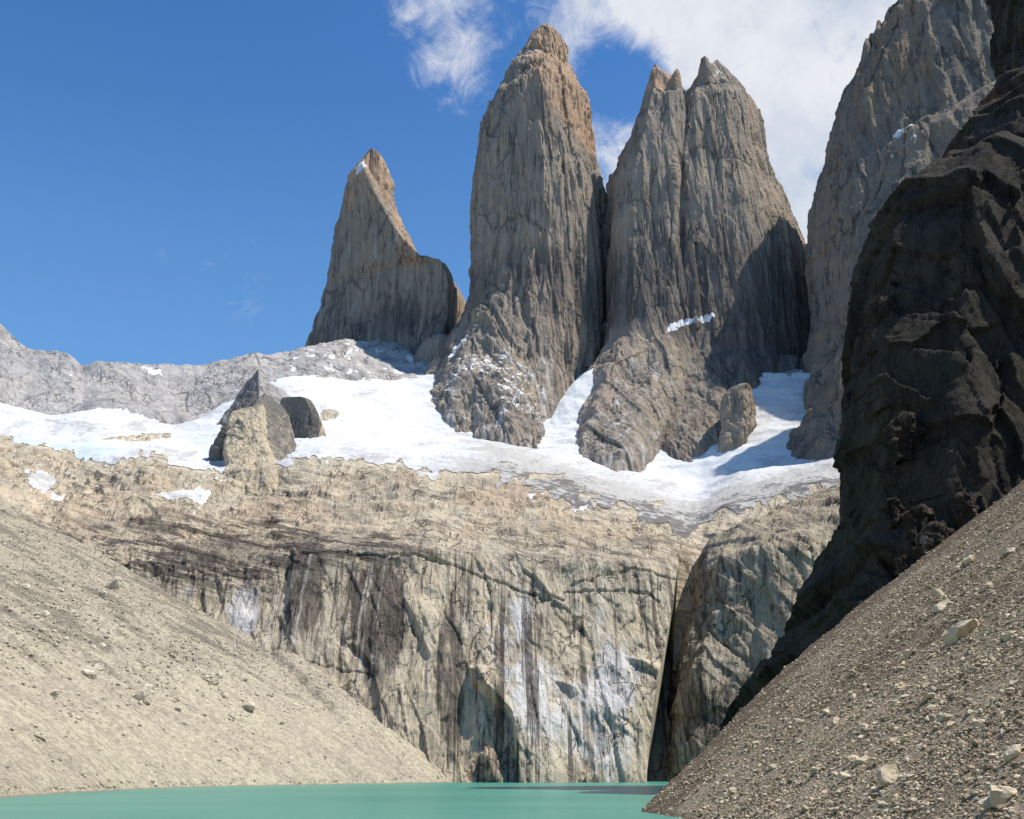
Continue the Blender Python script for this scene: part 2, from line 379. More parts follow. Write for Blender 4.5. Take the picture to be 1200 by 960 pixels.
# north tower
north = []
north.append(tower_part([(184, 430, 444), (189, 425, 449), (197, 416, 455), (206, 407, 461), (213, 404, 463), (225, 402, 463), (240, 400, 466), (260, 395, 474), (280, 391, 484), (300, 388, 491), (316, 385, 498), (321, 384, 512), (324, 383, 524), (334, 380, 539), (348, 376, 545), (365, 370, 546), (385, 363, 541), (410, 352, 533), (430, 345, 526), (480, 330, 520)],
    1900, [(180, 25), (230, 60), (480, 110)], [(-1, .4), (-.8, -.15), (-.4, -.65), (0, -1), (.35, -.5), (1, .5), (.6, .9), (-.7, .9)], 420, 420, 11,
    center=[(183, 436), (205, 424), (240, 436), (280, 457), (305, 474), (320, 489), (328, 518), (350, 524), (400, 522), (430, 512), (480, 500)], wscale=False, ribs=4, terr=8, big=5,
    snow=lambda x, y, l: .75 * ell(x, y, 414, 208, 16, 12) * (.5 + l) + .6 * ell(x, y, 432, 200, 20, 18) * (.35 + l) + .25 * ell(x, y, 420, 400, 90, 18) + .1 * l,
    tint=lambda x, y: .62 * (1 - sstep(y, 190, 290)) + .5 * ell(x, y, 480, 280, 22, 60) + .35 * ell(x, y, 538, 355, 14, 40),  # orange on the right edge and shoulder: sunlight painted into the colour
    stain_shade=lambda x, y: .5 * sstep(y, 300, 400) * (x < 522), pale=lambda x, y: .3 * ell(x, y, 445, 300, 30, 20) + .25 * ell(x, y, 400, 290, 10, 30)))  # lower face darkened by painted shade, sunlit right side left out
north.append(tower_part([(182, 429, 443), (186, 425, 448), (193, 419, 453), (204, 409, 457), (225, 406, 458), (250, 410, 456)], 1892, 24, FRONT, 60, 90, 14, ribs=1, terr=3, big=1, mid=1.5, fine=1, sz=.5, vst=3, wscale=False,
    snow=lambda x, y, l: .5 * (x < 436) * (.4 + l), tint=lambda x, y: .6 + 0 * x))
north.append(tower_part([(396, 505, 525), (402, 496, 530), (420, 485, 535), (450, 478, 540), (475, 474, 530), (500, 470, 530)],
    1780, 40, FRONT, 90, 120, 13, ribs=3, terr=6, big=3, sz=.7, tint=lambda x, y: .35 * ell(x, y, 510, 405, 25, 10)))
V, Fc, at = join(north)
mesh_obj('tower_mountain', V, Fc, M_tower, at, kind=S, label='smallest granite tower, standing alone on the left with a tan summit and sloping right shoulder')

# central tower
def c_snow(x, y, l):
    return .55 * ell(x, y, 617, 75, 22, 16) * (.4 + l) + .40 * ell(x, y, 560, 485, 60, 55) * (.5 + l) + .40 * ell(x, y, 640, 530, 50, 55) * (.5 + l) + .5 * seg(x, y, [(528, 445), (545, 430)], 7) + .45 * ell(x, y, 690, 340, 24, 50) * l + .5 * seg(x, y, [(707, 340), (706, 420)], 4) + .12 * l
cen = []
cen.append(tower_part([(31, 634, 645), (36, 627, 652), (46, 621, 658), (62, 618, 661), (80, 606, 665), (90, 596, 671), (100, 588, 679), (112, 583, 686), (126, 573, 690), (150, 563, 692), (175, 559, 696), (200, 556, 703), (225, 555, 711), (260, 554, 716), (300, 552, 718), (340, 549, 720), (370, 540, 722), (400, 522, 722), (430, 504, 720), (465, 480, 706), (500, 466, 698), (530, 462, 692), (555, 468, 690), (585, 486, 682), (625, 530, 660), (680, 565, 640)],
    1750, [(30, 90), (370, 138), (410, 150), (460, 180), (500, 222), (570, 290), (680, 350)], [(-1, .2), (-.85, -.4), (-.35, -.85), (.2, -1), (.65, -.65), (1, .15), (.7, .9), (-.7, .9)], 760, 560, 21, poly2=FRONT, ribs=4.4, terr=13, big=10,
    snow=c_snow, pale=lambda x, y: .33 * sstep(y, 400, 480) * sstep(x, 500, 530), tint=lambda x, y: .95 * ell(x, y, 650, 60, 30, 60) + .9 * ell(x, y, 682, 135, 22, 50) + .5 * ell(x, y, 655, 110, 30, 60) + .1 * ell(x, y, 600, 120, 40, 60) + .12,  # pale foot: its sunlit look is put into the rock colour
    stain_shade=lambda x, y: .60 * sstep(y, 270, 370) - .9 * ell(x, y, 600, 510, 100, 115, .5) + .3 * seg(x, y, [(640, 150), (655, 290)], 8) + .15 * seg(x, y, [(600, 150), (596, 300)], 12)))  # darkening down the lower face is shade painted into the rock colour
# pinnacles on the shoulders
for k, (cx, y0, ww, hh) in enumerate([(609, 61, 5, 24), (574, 120, 5, 14), (620, 56, 6, 26)]):
    cen.append(tower_part([(y0, cx - 1.5, cx + 1.5), (y0 + 6, cx - ww * .6, cx + ww * .6), (y0 + hh, cx - ww, cx + ww), (y0 + hh + 30, cx - ww, cx + ww + 6)], 1735, 12, FRONT, 40, 40, 25 + k, ribs=1.5, terr=2, big=1, mid=1.5, fine=1, snow=lambda x, y, l: .35 + .2 * l, tint=lambda x, y: .3 + 0 * x))
# buttress pillars rising up the front face
for k, (x0, x1, y0, Y, dx) in enumerate([(636, 656, 120, 1668, -6), (656, 684, 150, 1690, 10)]):
    cen.append(tower_part([(y0, (x0 + x1) / 2 - 2, (x0 + x1) / 2 + 2), (y0 + 25, x0 + 4, x1 - 4), (y0 + 120, x0, x1), (y0 + 220, x0 + dx, x1 + dx), (440, x0 + 2 * dx, x1 + 2 * dx)], [(y0, Y + 30), (440, Y + 5)], 40, FRONT, 300, 90, 31 + k, ribs=5, terr=8, big=3,
        tint=lambda x, y: .25 * (1 - sstep(y, 200, 300)), stain_shade=lambda x, y: .35 * sstep(y, 300, 360)))  # pillar bases carry the same painted shade as the face behind
V, Fc, at = join(cen)
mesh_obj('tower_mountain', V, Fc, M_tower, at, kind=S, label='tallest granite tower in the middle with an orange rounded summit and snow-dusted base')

# south tower
def s_snow(x, y, l):
    return .55 * ell(x, y, 838, 92, 18, 20) * (.5 + l) + .5 * ell(x, y, 783, 120, 22, 28) * (.35 + l) + .42 * ell(x, y, 835, 120, 20, 30) * (.4 + l) + .6 * seg(x, y, [(782, 412), (800, 400), (835, 393)], 7) + .5 * seg(x, y, [(648, 490), (690, 470), (700, 450)], 8) * l + .1 * l + .3 * ell(x, y, 775, 480, 30, 14)
sou = []
spoly = [(-1, .2), (-.93, -.4), (-.6, -.85), (-.3, -.9), (-.05, -.97), (.4, -1), (.75, -.72), (1, .1), (.7, .9), (-.7, .9)]
stint = lambda x, y: .8 * ell(x, y, 780, 100, 22, 24) + .12 + .15 * ell(x, y, 890, 140, 16, 50)
s_stain_shade = lambda x, y: .60 * sstep(y, 230, 350) * sstep(x, 690, 720) - .8 * ell(x, y, 730, 520, 95, 95, .5) + .3 * seg(x, y, [(800, 170), (806, 330)], 8) + .3 * seg(x, y, [(838, 170), (848, 330)], 9) - .5 * ell(x, y, 730, 480, 60, 70)  # the broad lower darkening is shade put into the colour
sou.append(tower_part([(85, 765, 771), (92, 762, 778), (99, 760, 790), (108, 758, 800), (118, 755, 808), (150, 743, 822), (180, 731, 832), (220, 718, 838), (300, 714, 842), (380, 711, 850), (410, 706, 850), (430, 694, 848), (470, 670, 844), (500, 656, 840), (530, 650, 832), (555, 644, 815), (580, 646, 796), (640, 660, 760), (700, 675, 740)],
    [(85, 1700), (380, 1665), (700, 1635)], [(85, 25), (130, 60), (380, 78), (415, 88), (470, 118), (530, 180), (580, 235), (700, 310)], FRONT, 720, 440, 57, pale=lambda x, y: .30 * sstep(y, 410, 460) * (1 - sstep(x, 775, 800)), ribs=2.2, terr=8, big=4, vst=12, snow=s_snow, tint=stint, stain_shade=s_stain_shade, wscale=False))  # pale mask at the foot: sunlit tone painted into the rock
sou.append(tower_part([(79, 837, 845), (84, 828, 852), (92, 820, 862), (102, 812, 872), (112, 805, 882), (122, 801, 888), (150, 794, 895), (180, 784, 901), (220, 776, 914), (260, 772, 934), (300, 770, 945), (380, 766, 950), (450, 762, 948), (570, 760, 940)],
    [(79, 1700), (380, 1660), (570, 1640)], [(79, 25), (130, 65), (380, 80), (430, 90), (570, 170)], [(-1, .2), (-.93, -.4), (-.6, -.85), (.2, -1), (.55, -.85), (.75, -.35), (1, .2), (.7, .9), (-.7, .9)], 660, 480, 58, ribs=2.75, terr=9, big=4, vst=12, snow=s_snow, tint=stint, stain_shade=s_stain_shade, wscale=False))
sou.append(tower_part([(118, 785, 868), (126, 768, 880), (150, 748, 892), (180, 734, 898), (200, 724, 905), (220, 717, 915), (240, 715, 924), (260, 714, 934), (290, 713, 945), (320, 712, 950), (380, 710, 952), (440, 700, 950), (500, 690, 945), (570, 680, 940)],
    1740, [(100, 80), (570, 100)], spoly, 400, 400, 51, ribs=8, terr=14, big=10, vst=14, snow=s_snow, tint=stint, stain_shade=s_stain_shade))
for rows in ([(92, 791, 794), (98, 789, 798), (112, 786, 800), (150, 776, 806)], [(81, 822, 825), (90, 820, 834), (120, 816, 846)]):
    sou.append(tower_part(rows, 1700, 60, FRONT, 110, 140, 60 + len(sou), ribs=1.6, terr=3, big=0, mid=1.8, fine=1.6, sz=.45, vst=4, jag=1.5, snow=s_snow, tint=stint))
for k, (x0, x1, y0, Y, dx) in enumerate([(780, 800, 130, 1615, -4)]):
    sou.append(tower_part([(y0, (x0 + x1) / 2 - 2, (x0 + x1) / 2 + 2), (y0 + 40, x0 + 6, x1 - 6), (y0 + 140, x0, x1), (y0 + 220, x0 + dx, x1 + dx), (500, x0 + 2 * dx, x1 + 2 * dx)], [(y0, Y + 50), (500, Y + 10)], 42, FRONT, 320, 110, 71 + k, ribs=5, terr=8, big=3,
        tint=stint, stain_shade=s_stain_shade, snow=s_snow))
sou.append(tower_part([(425, 770, 948), (440, 770, 944), (455, 770, 924), (466, 765, 905), (490, 760, 898), (503, 760, 892), (515, 760, 880), (530, 760, 865), (565, 765, 840), (620, 770, 820)],
    [(425, 1645), (466, 1585), (503, 1540), (530, 1510), (620, 1465)], 48, FRONT, 220, 300, 85, ribs=6, terr=9, big=6, vst=5, snow=s_snow, stain_shade=lambda x, y: .35 + 0 * x))
sou.append(tower_part([(455, 872, 880), (462, 852, 882), (470, 847, 884), (500, 846, 884), (520, 845, 880), (535, 842, 868), (552, 840, 858), (575, 838, 852), (620, 838, 850)],
    1465, 29, [(-1, .2), (-.95, -.6), (-.6, -.9), (.3, -1), (.55, -.8), (1, .5), (.7, .9), (-.7, .9)], 130, 120, 91, ribs=3, terr=5, big=2, mid=2, fine=1.2, sz=.6, vst=2,
    snow=lambda x, y, l: .1 * l))
V, Fc, at = join(sou)
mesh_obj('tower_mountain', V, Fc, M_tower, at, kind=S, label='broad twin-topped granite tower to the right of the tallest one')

# right-hand granite wall
rw = []
rpoly = [(-1, .3), (-.97, -.1), (-.8, -.6), (-.4, -.95), (.2, -1), (.9, -.9), (1, .5), (0, .9), (-.8, .9)]
rw.append(tower_part([(-70, 1130, 1400), (-20, 1085, 1420), (-6, 1068, 1430), (5, 1055, 1430), (22, 1036, 1440), (50, 1014, 1450), (80, 1001, 1450), (105, 986, 1460), (130, 981, 1460), (160, 970, 1460), (200, 960, 1460), (240, 953, 1460), (280, 950, 1460), (360, 950, 1460), (440, 946, 1460), (480, 934, 1460), (510, 921, 1460), (538, 912, 1460), (550, 914, 1460), (600, 920, 1460)],
    [(-70, 1560), (420, 1550), (560, 1400)], [(-70, 130), (600, 170)], rpoly, 600, 600, 101, ribs=3, terr=11, big=14, vst=9, fac=7, jag=3,
    snow=lambda x, y, l: .3 * ell(x, y, 1045, 20, 30, 20) * l + .05 * l, tint=lambda x, y: .42 * ell(x, y, 1050, 90, 60, 90) + .3 * ell(x, y, 975, 260, 22, 80), stain_shade=lambda x, y: .25 * sstep(y, 330, 520) + .6 * seg(x, y, [(1058, 65), (1042, 95), (1026, 130)], 3)))
for k, (cx, y0) in enumerate([(1042, 12), (1047, 10), (1016, 47), (1070, -4), (1078, -6), (1030, 26), (1088, -8)]):
    rw.append(tower_part([(y0, cx - 1.5, cx + 1.5), (y0 + 8, cx - 4, cx + 4), (y0 + 22, cx - 6, cx + 8), (y0 + 50, cx - 4, cx + 14)], 1540, 14, FRONT, 40, 40, 111 + k, ribs=1.5, terr=3, big=1, mid=2, fine=1.2, tint=lambda x, y: .35 + 0 * x, snow=lambda x, y, l: .2 * l))
rw.append(tower_part([(108, 1150, 1420), (118, 1128, 1430), (130, 1112, 1430), (148, 1085, 1430), (158, 1050, 1440), (170, 1036, 1440), (200, 1028, 1440), (240, 1012, 1440), (300, 992, 1440), (400, 985, 1440), (600, 960, 1440)],
    1330, [(100, 60), (600, 110)], rpoly, 380, 420, 121, ribs=4, terr=9, fac=5, big=8, vst=4,
    snow=lambda x, y, l: .75 * seg(x, y, [(1052, 161), (1078, 152), (1090, 142), (1118, 118)], 8) + .5 * seg(x, y, [(1045, 190), (1075, 180)], 4) + .1 * l, stain_shade=lambda x, y: .1 + .2 * ell(x, y, 1130, 140, 60, 60)))
V, Fc, at = join(rw)
mesh_obj('wall_mountain', V, Fc, M_right, at, kind=S, label='grey granite mountain wall rising out of frame right of the towers')

# ------------------------------------------------------------------ headwall, bench, glacier, left ridge: one land surface
NU = 1250
px = np.linspace(-420, 1180, NU)
L1 = icurve(px, [(-420, 540), (0, 612), (100, 640), (200, 650), (300, 655), (420, 640), (500, 640), (600, 655), (700, 660), (800, 665), (1180, 690)])
LB = icurve(px, [(-420, 470), (0, 560), (100, 590), (200, 605), (300, 620), (400, 615), (500, 610), (600, 615), (700, 620), (800, 640), (1180, 650)])
L2 = icurve(px, [(-420, 440), (0, 522), (60, 530), (120, 538), (180, 540), (240, 556), (300, 562), (340, 545), (380, 541), (430, 546), (500, 556), (560, 556), (600, 562), (640, 578), (700, 596), (760, 610), (800, 626), (822, 628), (860, 606), (900, 598), (940, 588), (980, 580), (1180, 560)])
L3 = icurve(px, [(-420, 440), (-100, 450), (0, 478), (60, 495), (120, 482), (200, 505), (240, 490), (280, 470), (330, 445), (360, 441), (420, 448), (480, 446), (520, 440), (1180, 440)])
L4 = icurve(px, [(-420, 300), (-60, 352), (-20, 372), (0, 378), (22, 398), (35, 405), (60, 408), (80, 416), (97, 430), (112, 424), (150, 427), (210, 430), (250, 424), (290, 418), (335, 411), (360, 404), (400, 400), (480, 405), (560, 420), (1180, 420)])
q = np.stack([px, px * 0, px * 0], -1)
L4 = L4 + 2.5 * fbm(q, 9, 4, .6, 5)
D0 = icurve(px, [(-420, 640), (0, 690), (300, 715), (520, 712), (760, 712), (1180, 712)])
D1 = icurve(px, [(-420, 720), (0, 770), (100, 800), (300, 815), (500, 800), (700, 805), (1180, 805)])
D2 = icurve(px, [(-420, 900), (0, 960), (400, 1000), (620, 990), (800, 975), (900, 985), (1180, 1010)])
D3 = icurve(px, [(-420, 1300), (0, 1380), (120, 1380), (300, 1480), (480, 1650), (560, 1700), (900, 1560), (1180, 1500)])
D4 = D3 + icurve(px, [(-420, 150), (0, 130), (300, 120), (480, 200), (1180, 200)])
D0, D1, D2, D3, D4 = [smooth(a_, 25, 0) for a_ in (D0, D1, D2, D3, D4)]
L2 = smooth(L2, 14, 0); L3 = smooth(L3, 14, 0)
DB = D1 + 70
ctrl = [(px * 0 + 935, D0 - 4), (px * 0 + 917, D0), (L1 * .35 + 917 * .65, D0 * .72 + D1 * .28), (L1, D1), (LB, DB), (L2, D2), (L2 * .68 + L3 * .32, D2 * .28 + D3 * .72), (L3, D3), (L4, D4)]
nsub = [6, 70, 150, 50, 90, 75, 75, 110]
PYg, Yg = [], []
for (a0, d0), (a1, d1), n in zip(ctrl[:-1], ctrl[1:], nsub):
    for k in range(n): f = k / n; PYg.append(a0 * (1 - f) + a1 * f); Yg.append(d0 * (1 - f) + d1 * f)
PYg.append(ctrl[-1][0]); Yg.append(ctrl[-1][1])
PYg = np.array(PYg); Yg = np.array(Yg); NV = len(PYg)
Yg = smooth(Yg, 12, 0); PYs = smooth(PYg, 5, 0); PYs[-1] = PYg[-1]; PYs[0] = PYg[0]
PXg = np.repeat(px[None], NV, 0)
A, B = raydir(PXg, PYs)
G = np.stack([A * Yg, Yg, CAMZ + B * Yg], -1)
N = gridnormals(G)
# zones
gl = sstep(PYs, L2[None] + 4, L2[None] - 4) * sstep(PYs, L3[None] - 3, L3[None] + 3)       # smooth ground of the glacier
steep = sstep(PYs, L1[None] - 25, L1[None] + 15)
bench = (1 - steep) * (1 - gl) * sstep(PYs, L2[None] - 8, L2[None] + 8)
ridge = sstep(PYs, L3[None] + 4, L3[None] - 6)
wv = G + 9 * np.stack([fbm(G, 40, 2, .5, 131), 0 * G[..., 0], fbm(G, 40, 2, .5, 132)], -1)
d_st = 9 * fbm(G, (80, 80, 200), 3, .45, 141) + 2.2 * fbm(wv, (14, 14, 130), 4, .55, 142, True) + 4.5 * terrace(fbm(wv, (60, 60, 110), 3, .45, 143), 5, .08) + 2.0 * terrace(fbm(wv, (17, 17, 45), 2, .5, 144), 4, .10) + .35 * fbm(G, (3.5, 3.5, 9), 3, .6, 145, True) + 3.2 * facet(G, 26, 85, 146) + 1.5 * facet(G, 9, 30, 147)
d_be = 13 * fbm(G, (60, 80, 40), 4, .5, 151) + 6 * terrace(fbm(wv, (60, 40, 18), 3, .5, 152), 5, .10) + 2.5 * terrace(fbm(wv, (24, 14, 8), 3, .55, 153), 4, .12) + .6 * fbm(G, 4, 3, .6, 154) + 2.6 * facet(G, 40, 16, 155) + 1.4 * facet(G, 14, 6, 156)
d_ri = 22 * fbm(G, (110, 110, 110), 4, .5, 161) + 9 * terrace(fbm(wv, (80, 80, 120), 3, .45, 162), 5, .10) + 2 * fbm(wv, (22, 22, 60), 4, .55, 163, True)
d_gl = 12 * fbm(G, (140, 110, 60), 3, .45, 171) + 3.2 * fbm(G, (45, 18, 14), 4, .55, 172) + sstep(PYs, L2[None] - 60, L2[None] - 20) * 1.6 * fbm(G, (16, 6, 6), 4, .6, 173, True)
d = steep * d_st + bench * d_be + ridge * d_ri + gl * (d_gl + 6)
# left strata: blocky layers dipping to the right
d = d - 4 * ell(PXg, PYs, 180, 575, 200, 55, .6)
strat = ell(PXg, PYs, 170, 630, 190, 55, .4)
tz = G[..., 2] + .28 * G[..., 0] + 4 * fbm(G, 30, 3, .5, 181)
d = d + strat * (2.4 * facet(G, 60, 9, 184) + 1.2 * facet(G, 22, 4.5, 185) + 2.5 * fbm(wv, (9, 9, 5), 3, .6, 182, True))
# overhangs: rock stands proud to the right of / above each line
def flake(line, h, reach):
    """sharp step on the left-lower side of the line, easing off to the right"""
    global d
    pts = np.array(line, float); o = np.argsort(pts[:, 1]); yy = pts[o, 1]; xx = pts[o, 0]
    xe = np.interp(PYs, yy, xx); along = sstep(PYs, yy[0] - 2, yy[0] + 14) * sstep(PYs, yy[-1] + 12, yy[-1] - 2)
    s = PXg - xe + 1.5 * fbm(G, 6, 2, .5, 191)
    d = d + h * along * sstep(s, 0, 2.5) * (1 - sstep(s, 2.5, reach))
flake([(546, 783), (556, 808), (580, 830), (598, 850), (602, 875), (608, 940)], 11, 100)
flake([(640, 792), (652, 800), (668, 812)], 4, 40)
flake([(728, 768), (745, 778), (768, 790)], 5, 45)
flake([(655, 774), (684, 780)], 3, 30)
flake([(312, 782), (318, 800), (350, 835)], 9, 35)
flake([(562, 880), (567, 900), (570, 917)], 7, 30)
flake([(700, 885), (690, 905), (684, 917)], 5, 30)
flake([(470, 700), (490, 740), (500, 770)], 3.5, 60)
flake([(225, 745), (235, 725), (250, 715)], 4, 40)
for k in range(9):
    x0 = random.uniform(250, 760); y0 = random.uniform(660, 890); ln = random.uniform(8, 40); ddx = random.uniform(-.6, .9)
    flake([(x0, y0), (x0 + ddx * ln * .5 + random.uniform(-3, 3), y0 + ln * .5), (x0 + ddx * ln, y0 + ln)], random.uniform(.7, 2.2), random.uniform(15, 50))
# the dark gully between headwall and buttress
gx = icurve(PYs, [(600, 806), (640, 803), (665, 801), (700, 797), (760, 786), (830, 772), (917, 764), (940, 764)])
gul = sstep(PYs, 630, 670)
d = d - gul * 90 * sstep(PXg, gx - 7, gx - 3) 
# cracks running across
for ln, ww in (([(330, 655), (400, 648), (470, 648), (530, 665), (600, 690), (660, 702)], 2.2), ([(670, 684), (740, 668), (800, 680)], 1.8), ([(660, 693), (740, 692), (775, 705)], 1.6), ([(540, 675), (520, 720), (540, 760)], 1.6), ([(240, 760), (330, 775), (440, 790)], 1.3)):
    lw = [(a + random.uniform(-1, 1), b + random.uniform(-1, 1)) for a, b in ln]
    d = d - 2.2 * seg(PXg + 5 * fbm(G, 14, 4, .6, 201), PYs + 5 * fbm(G, 12, 4, .6, 202), lw, ww * 1.0)
# glacier hollows
Gd = G + N * d[..., None]
# close off behind the crest
back = Gd[-1] + np.array([0, 300, -220]); Gd = np.concatenate([Gd, (Gd[-1] * .7 + back * .3)[None], back[None]], 0)
PYs = np.concatenate([PYs, PYs[-1:], PYs[-1:]], 0); PXg = np.concatenate([PXg, PXg[-1:], PXg[-1:]], 0)
padr = lambda a: np.concatenate([a, a[-1:], a[-1:]], 0)
gl, steep, bench, ridge, strat = map(padr, (gl, steep, bench, ridge, strat))
NV += 2
# attributes
nz_ = Gd
def vs(sx, sz, sd, o=3): return fbm(np.stack([PXg / sx, PYs / sz, 0 * PXg], -1), 1, o, .55, sd)
streaks = sstep(vs(9, 130, 211, 4), .02, .5)
st = steep * (.62 * streaks * (.5 + sstep(vs(60, 40, 240), -.2, .2)) + .62 * ell(PXg, PYs, 445, 730, 30, 80) + .62 * ell(PXg, PYs, 528, 790, 16, 95) + .45 * ell(PXg, PYs, 600, 760, 18, 60) + .4 * ell(PXg, PYs, 360, 700, 18, 50) + .35 * seg(PXg, PYs, [(370, 665), (340, 720), (318, 780)], 9) + .25 * ell(PXg, PYs, 400, 700, 80, 55))
st = st + .20 * strat + .30 * ell(PXg, PYs, 230, 700, 80, 50) + .25 * bench * sstep(vs(30, 7, 213), .15, .5)
st = st + .3 * ell(PXg, PYs, 320, 645, 120, 22) + .8 * ell(PXg, PYs, 120, 560, 70, 14) * sstep(vs(12, 8, 219), -.1, .3)
for pt in ([(285, 700), (290, 780)], ):
    st = st - .3 * seg(PXg, PYs, pt, 30)
pale = .75 * ell(PXg, PYs, 287, 725, 20, 42, .6) + .6 * ell(PXg, PYs, 640, 840, 52, 60, .6) + .7 * ell(PXg, PYs, 720, 800, 32, 50, .6) + .52 * ell(PXg, PYs, 715, 885, 30, 30, .6) + .45 * ell(PXg, PYs, 614, 725, 9, 28, .6) + .45 * ell(PXg, PYs, 698, 725, 8, 18) + .4 * ell(PXg, PYs, 225, 690, 12, 8) + .4 * ell(PXg, PYs, 600, 740, 30, 70, .8) * 1
pale = pale + .25 * steep * sstep(vs(5, 60, 214, 3), .2, .5)
tint = bench * (.2 + .35 * sstep(vs(40, 12, 215), -.2, .3)) + .45 * ell(PXg, PYs, 330, 595, 60, 14) + .4 * ell(PXg, PYs, 600, 580, 60, 18) + .55 * ell(PXg, PYs, 130, 680, 16, 18) * 1 + .4 * ell(PXg, PYs, 565, 900, 18, 30) + .15 * steep
stain_shade = np.clip(st - .35 * bench * 0 - .8 * ell(PXg, PYs, 130, 682, 18, 20) , 0, 1)
snow = ridge * (.36 * sstep(vs(22, 8, 216), .05, .3) + .2 * ell(PXg, PYs, 400, 425, 100, 20)) + .6 * ell(PXg, PYs, 184, 434, 12, 5) * .8 + .5 * seg(PXg, PYs, [(30, 548), (50, 570), (75, 578)], 8) + .6 * ell(PXg, PYs, 215, 575, 35, 9) + .35 * ell(PXg, PYs, 230, 590, 30, 10) + .3 * bench * ell(PXg, PYs, 640, 590, 60, 14) + .42 * (1 - sstep(PYs, L2[None], L2[None] + 26)) * (1 - ridge) * sstep(vs(16, 6, 243), .02, .25)
layer = np.clip(.95 * ell(PXg, PYs, 180, 648, 200, 46, .4) + .8 * ell(PXg, PYs, 330, 640, 150, 26, .5) + .45 * bench * sstep(vs(50, 20, 241), -.1, .3) + .35 * ell(PXg, PYs, 600, 640, 250, 22, .5), 0, 1)
rk = dict(stain_shade=stain_shade, pale=pale, tint=tint, snow=snow, layer=layer, steep=steep)
# glacier footprint with a ragged lower edge
edge = PYs - np.concatenate([np.repeat(L2[None], NV, 0)], 0) + 16 * vs(40, 14, 221, 3) + 3 * vs(9, 5, 222, 3)
up = np.repeat(L3[None], NV, 0) - PYs + 12 * vs(18, 9, 223, 4)
icem = (edge < 0) & (up < 0) & (PXg > -500)
for cx, cy, rx, ry in ((165, 515, 40, 3), (384, 492, 12, 6), (640, 566, 22, 4), (585, 548, 16, 2.5), (690, 588, 14, 3), (760, 596, 20, 3)):
    icem &= ~(np.hypot((PXg - cx) / rx, (PYs - cy) / ry) + .5 * vs(10, 6, 224, 3) < 1)
for cx, cy, rx, ry in ((212, 580, 22, 6), (50, 562, 14, 10)):
    icem |= (np.hypot((PXg - cx) / rx, (PYs - cy) / ry) + .6 * vs(10, 6, 225, 3) < 1)
er = icem.copy()
for k in (1, 2, 3, 4, 5):
    for ax in (0, 1):
        er &= np.roll(icem, k, ax) & np.roll(icem, -k, ax)
F4 = gridfaces(NV, NU); fm = icem.ravel()[F4].sum(1) >= 2; fe = er.ravel()[F4].all(1)
sheetz = Gd.reshape(-1, 3)
rm = (ridge.ravel()[F4].mean(1) > .5) & ~fe
mesh_obj('ridge_mountain', sheetz, F4[rm], M_ridge, rk, kind=S, label='low grey rock ridge closing the skyline on the left above the glacier')
mesh_obj('headwall_mountain', sheetz, F4[~fe & ~rm], M_wall, rk, kind=S, label='tan rock headwall streaked with dark water stains above the lake')
Vi = Gd.copy(); Vi[..., 2] += .8
dirt_shade = .2 + .35 * sstep(vs(40, 7, 232), .0, .4) + 1.0 * sstep(PYs, L2[None] - 55, L2[None] - 8) * sstep(PXg, 480, 640) + .35 * sstep(PYs, L2[None] - 22, L2[None]) + .3 * ell(PXg, PYs, 120, 505, 120, 6) + .25 * sstep(vs(60, 9, 231), .1, .45)
blue = .6 * ell(PXg, PYs, 60, 530, 130, 12) + .5 * ell(PXg, PYs, 670, 470, 30, 30) + .35 * ell(PXg, PYs, 860, 545, 60, 14)
mesh_obj('glacier_field', Vi.reshape(-1, 3), F4[fm], M_ice, dict(dirt_shade=dirt_shade, blue=blue), kind=S, label='white glacier with a dirty lower lip lying at the foot of the towers')

# hanging snow tongues between the towers
def tongue(rows, Y0, Y1, seed):
    rows = np.array(rows, float); n = 90; m = 50
    py = np.linspace(rows[0, 0], rows[-1, 0], n); l = np.interp(py, rows[:, 0], rows[:, 1]); r = np.interp(py, rows[:, 0], rows[:, 2])
    u = np.linspace(0, 1, m); X = l[:, None] * (1 - u) + r[:, None] * u; Yd = np.linspace(Y0, Y1, n)[:, None] + 7 * (2 * u - 1) ** 2
    a, b = raydir(X, py[:, None]); P = np.stack([a * Yd, Yd + 0 * a, CAMZ + b * Yd], -1)
    P[..., 1] += 4 * fbm(P, 18, 4, .5, seed)
    return P
P = tongue([(424, 708, 724), (430, 698, 724), (438, 684, 720), (450, 670, 712), (470, 656, 700), (490, 646, 690), (520, 635, 690), (550, 600, 700)], 1605, 1485, 301)
mesh_obj('snow_field', P, gridfaces(P.shape[0], P.shape[1], flip=True), M_ice, dict(dirt_shade=np.full(P.shape[:2], .0), blue=np.full(P.shape[:2], .1)), kind=S, label='narrow snow tongue hanging in the cleft between the middle and right towers')

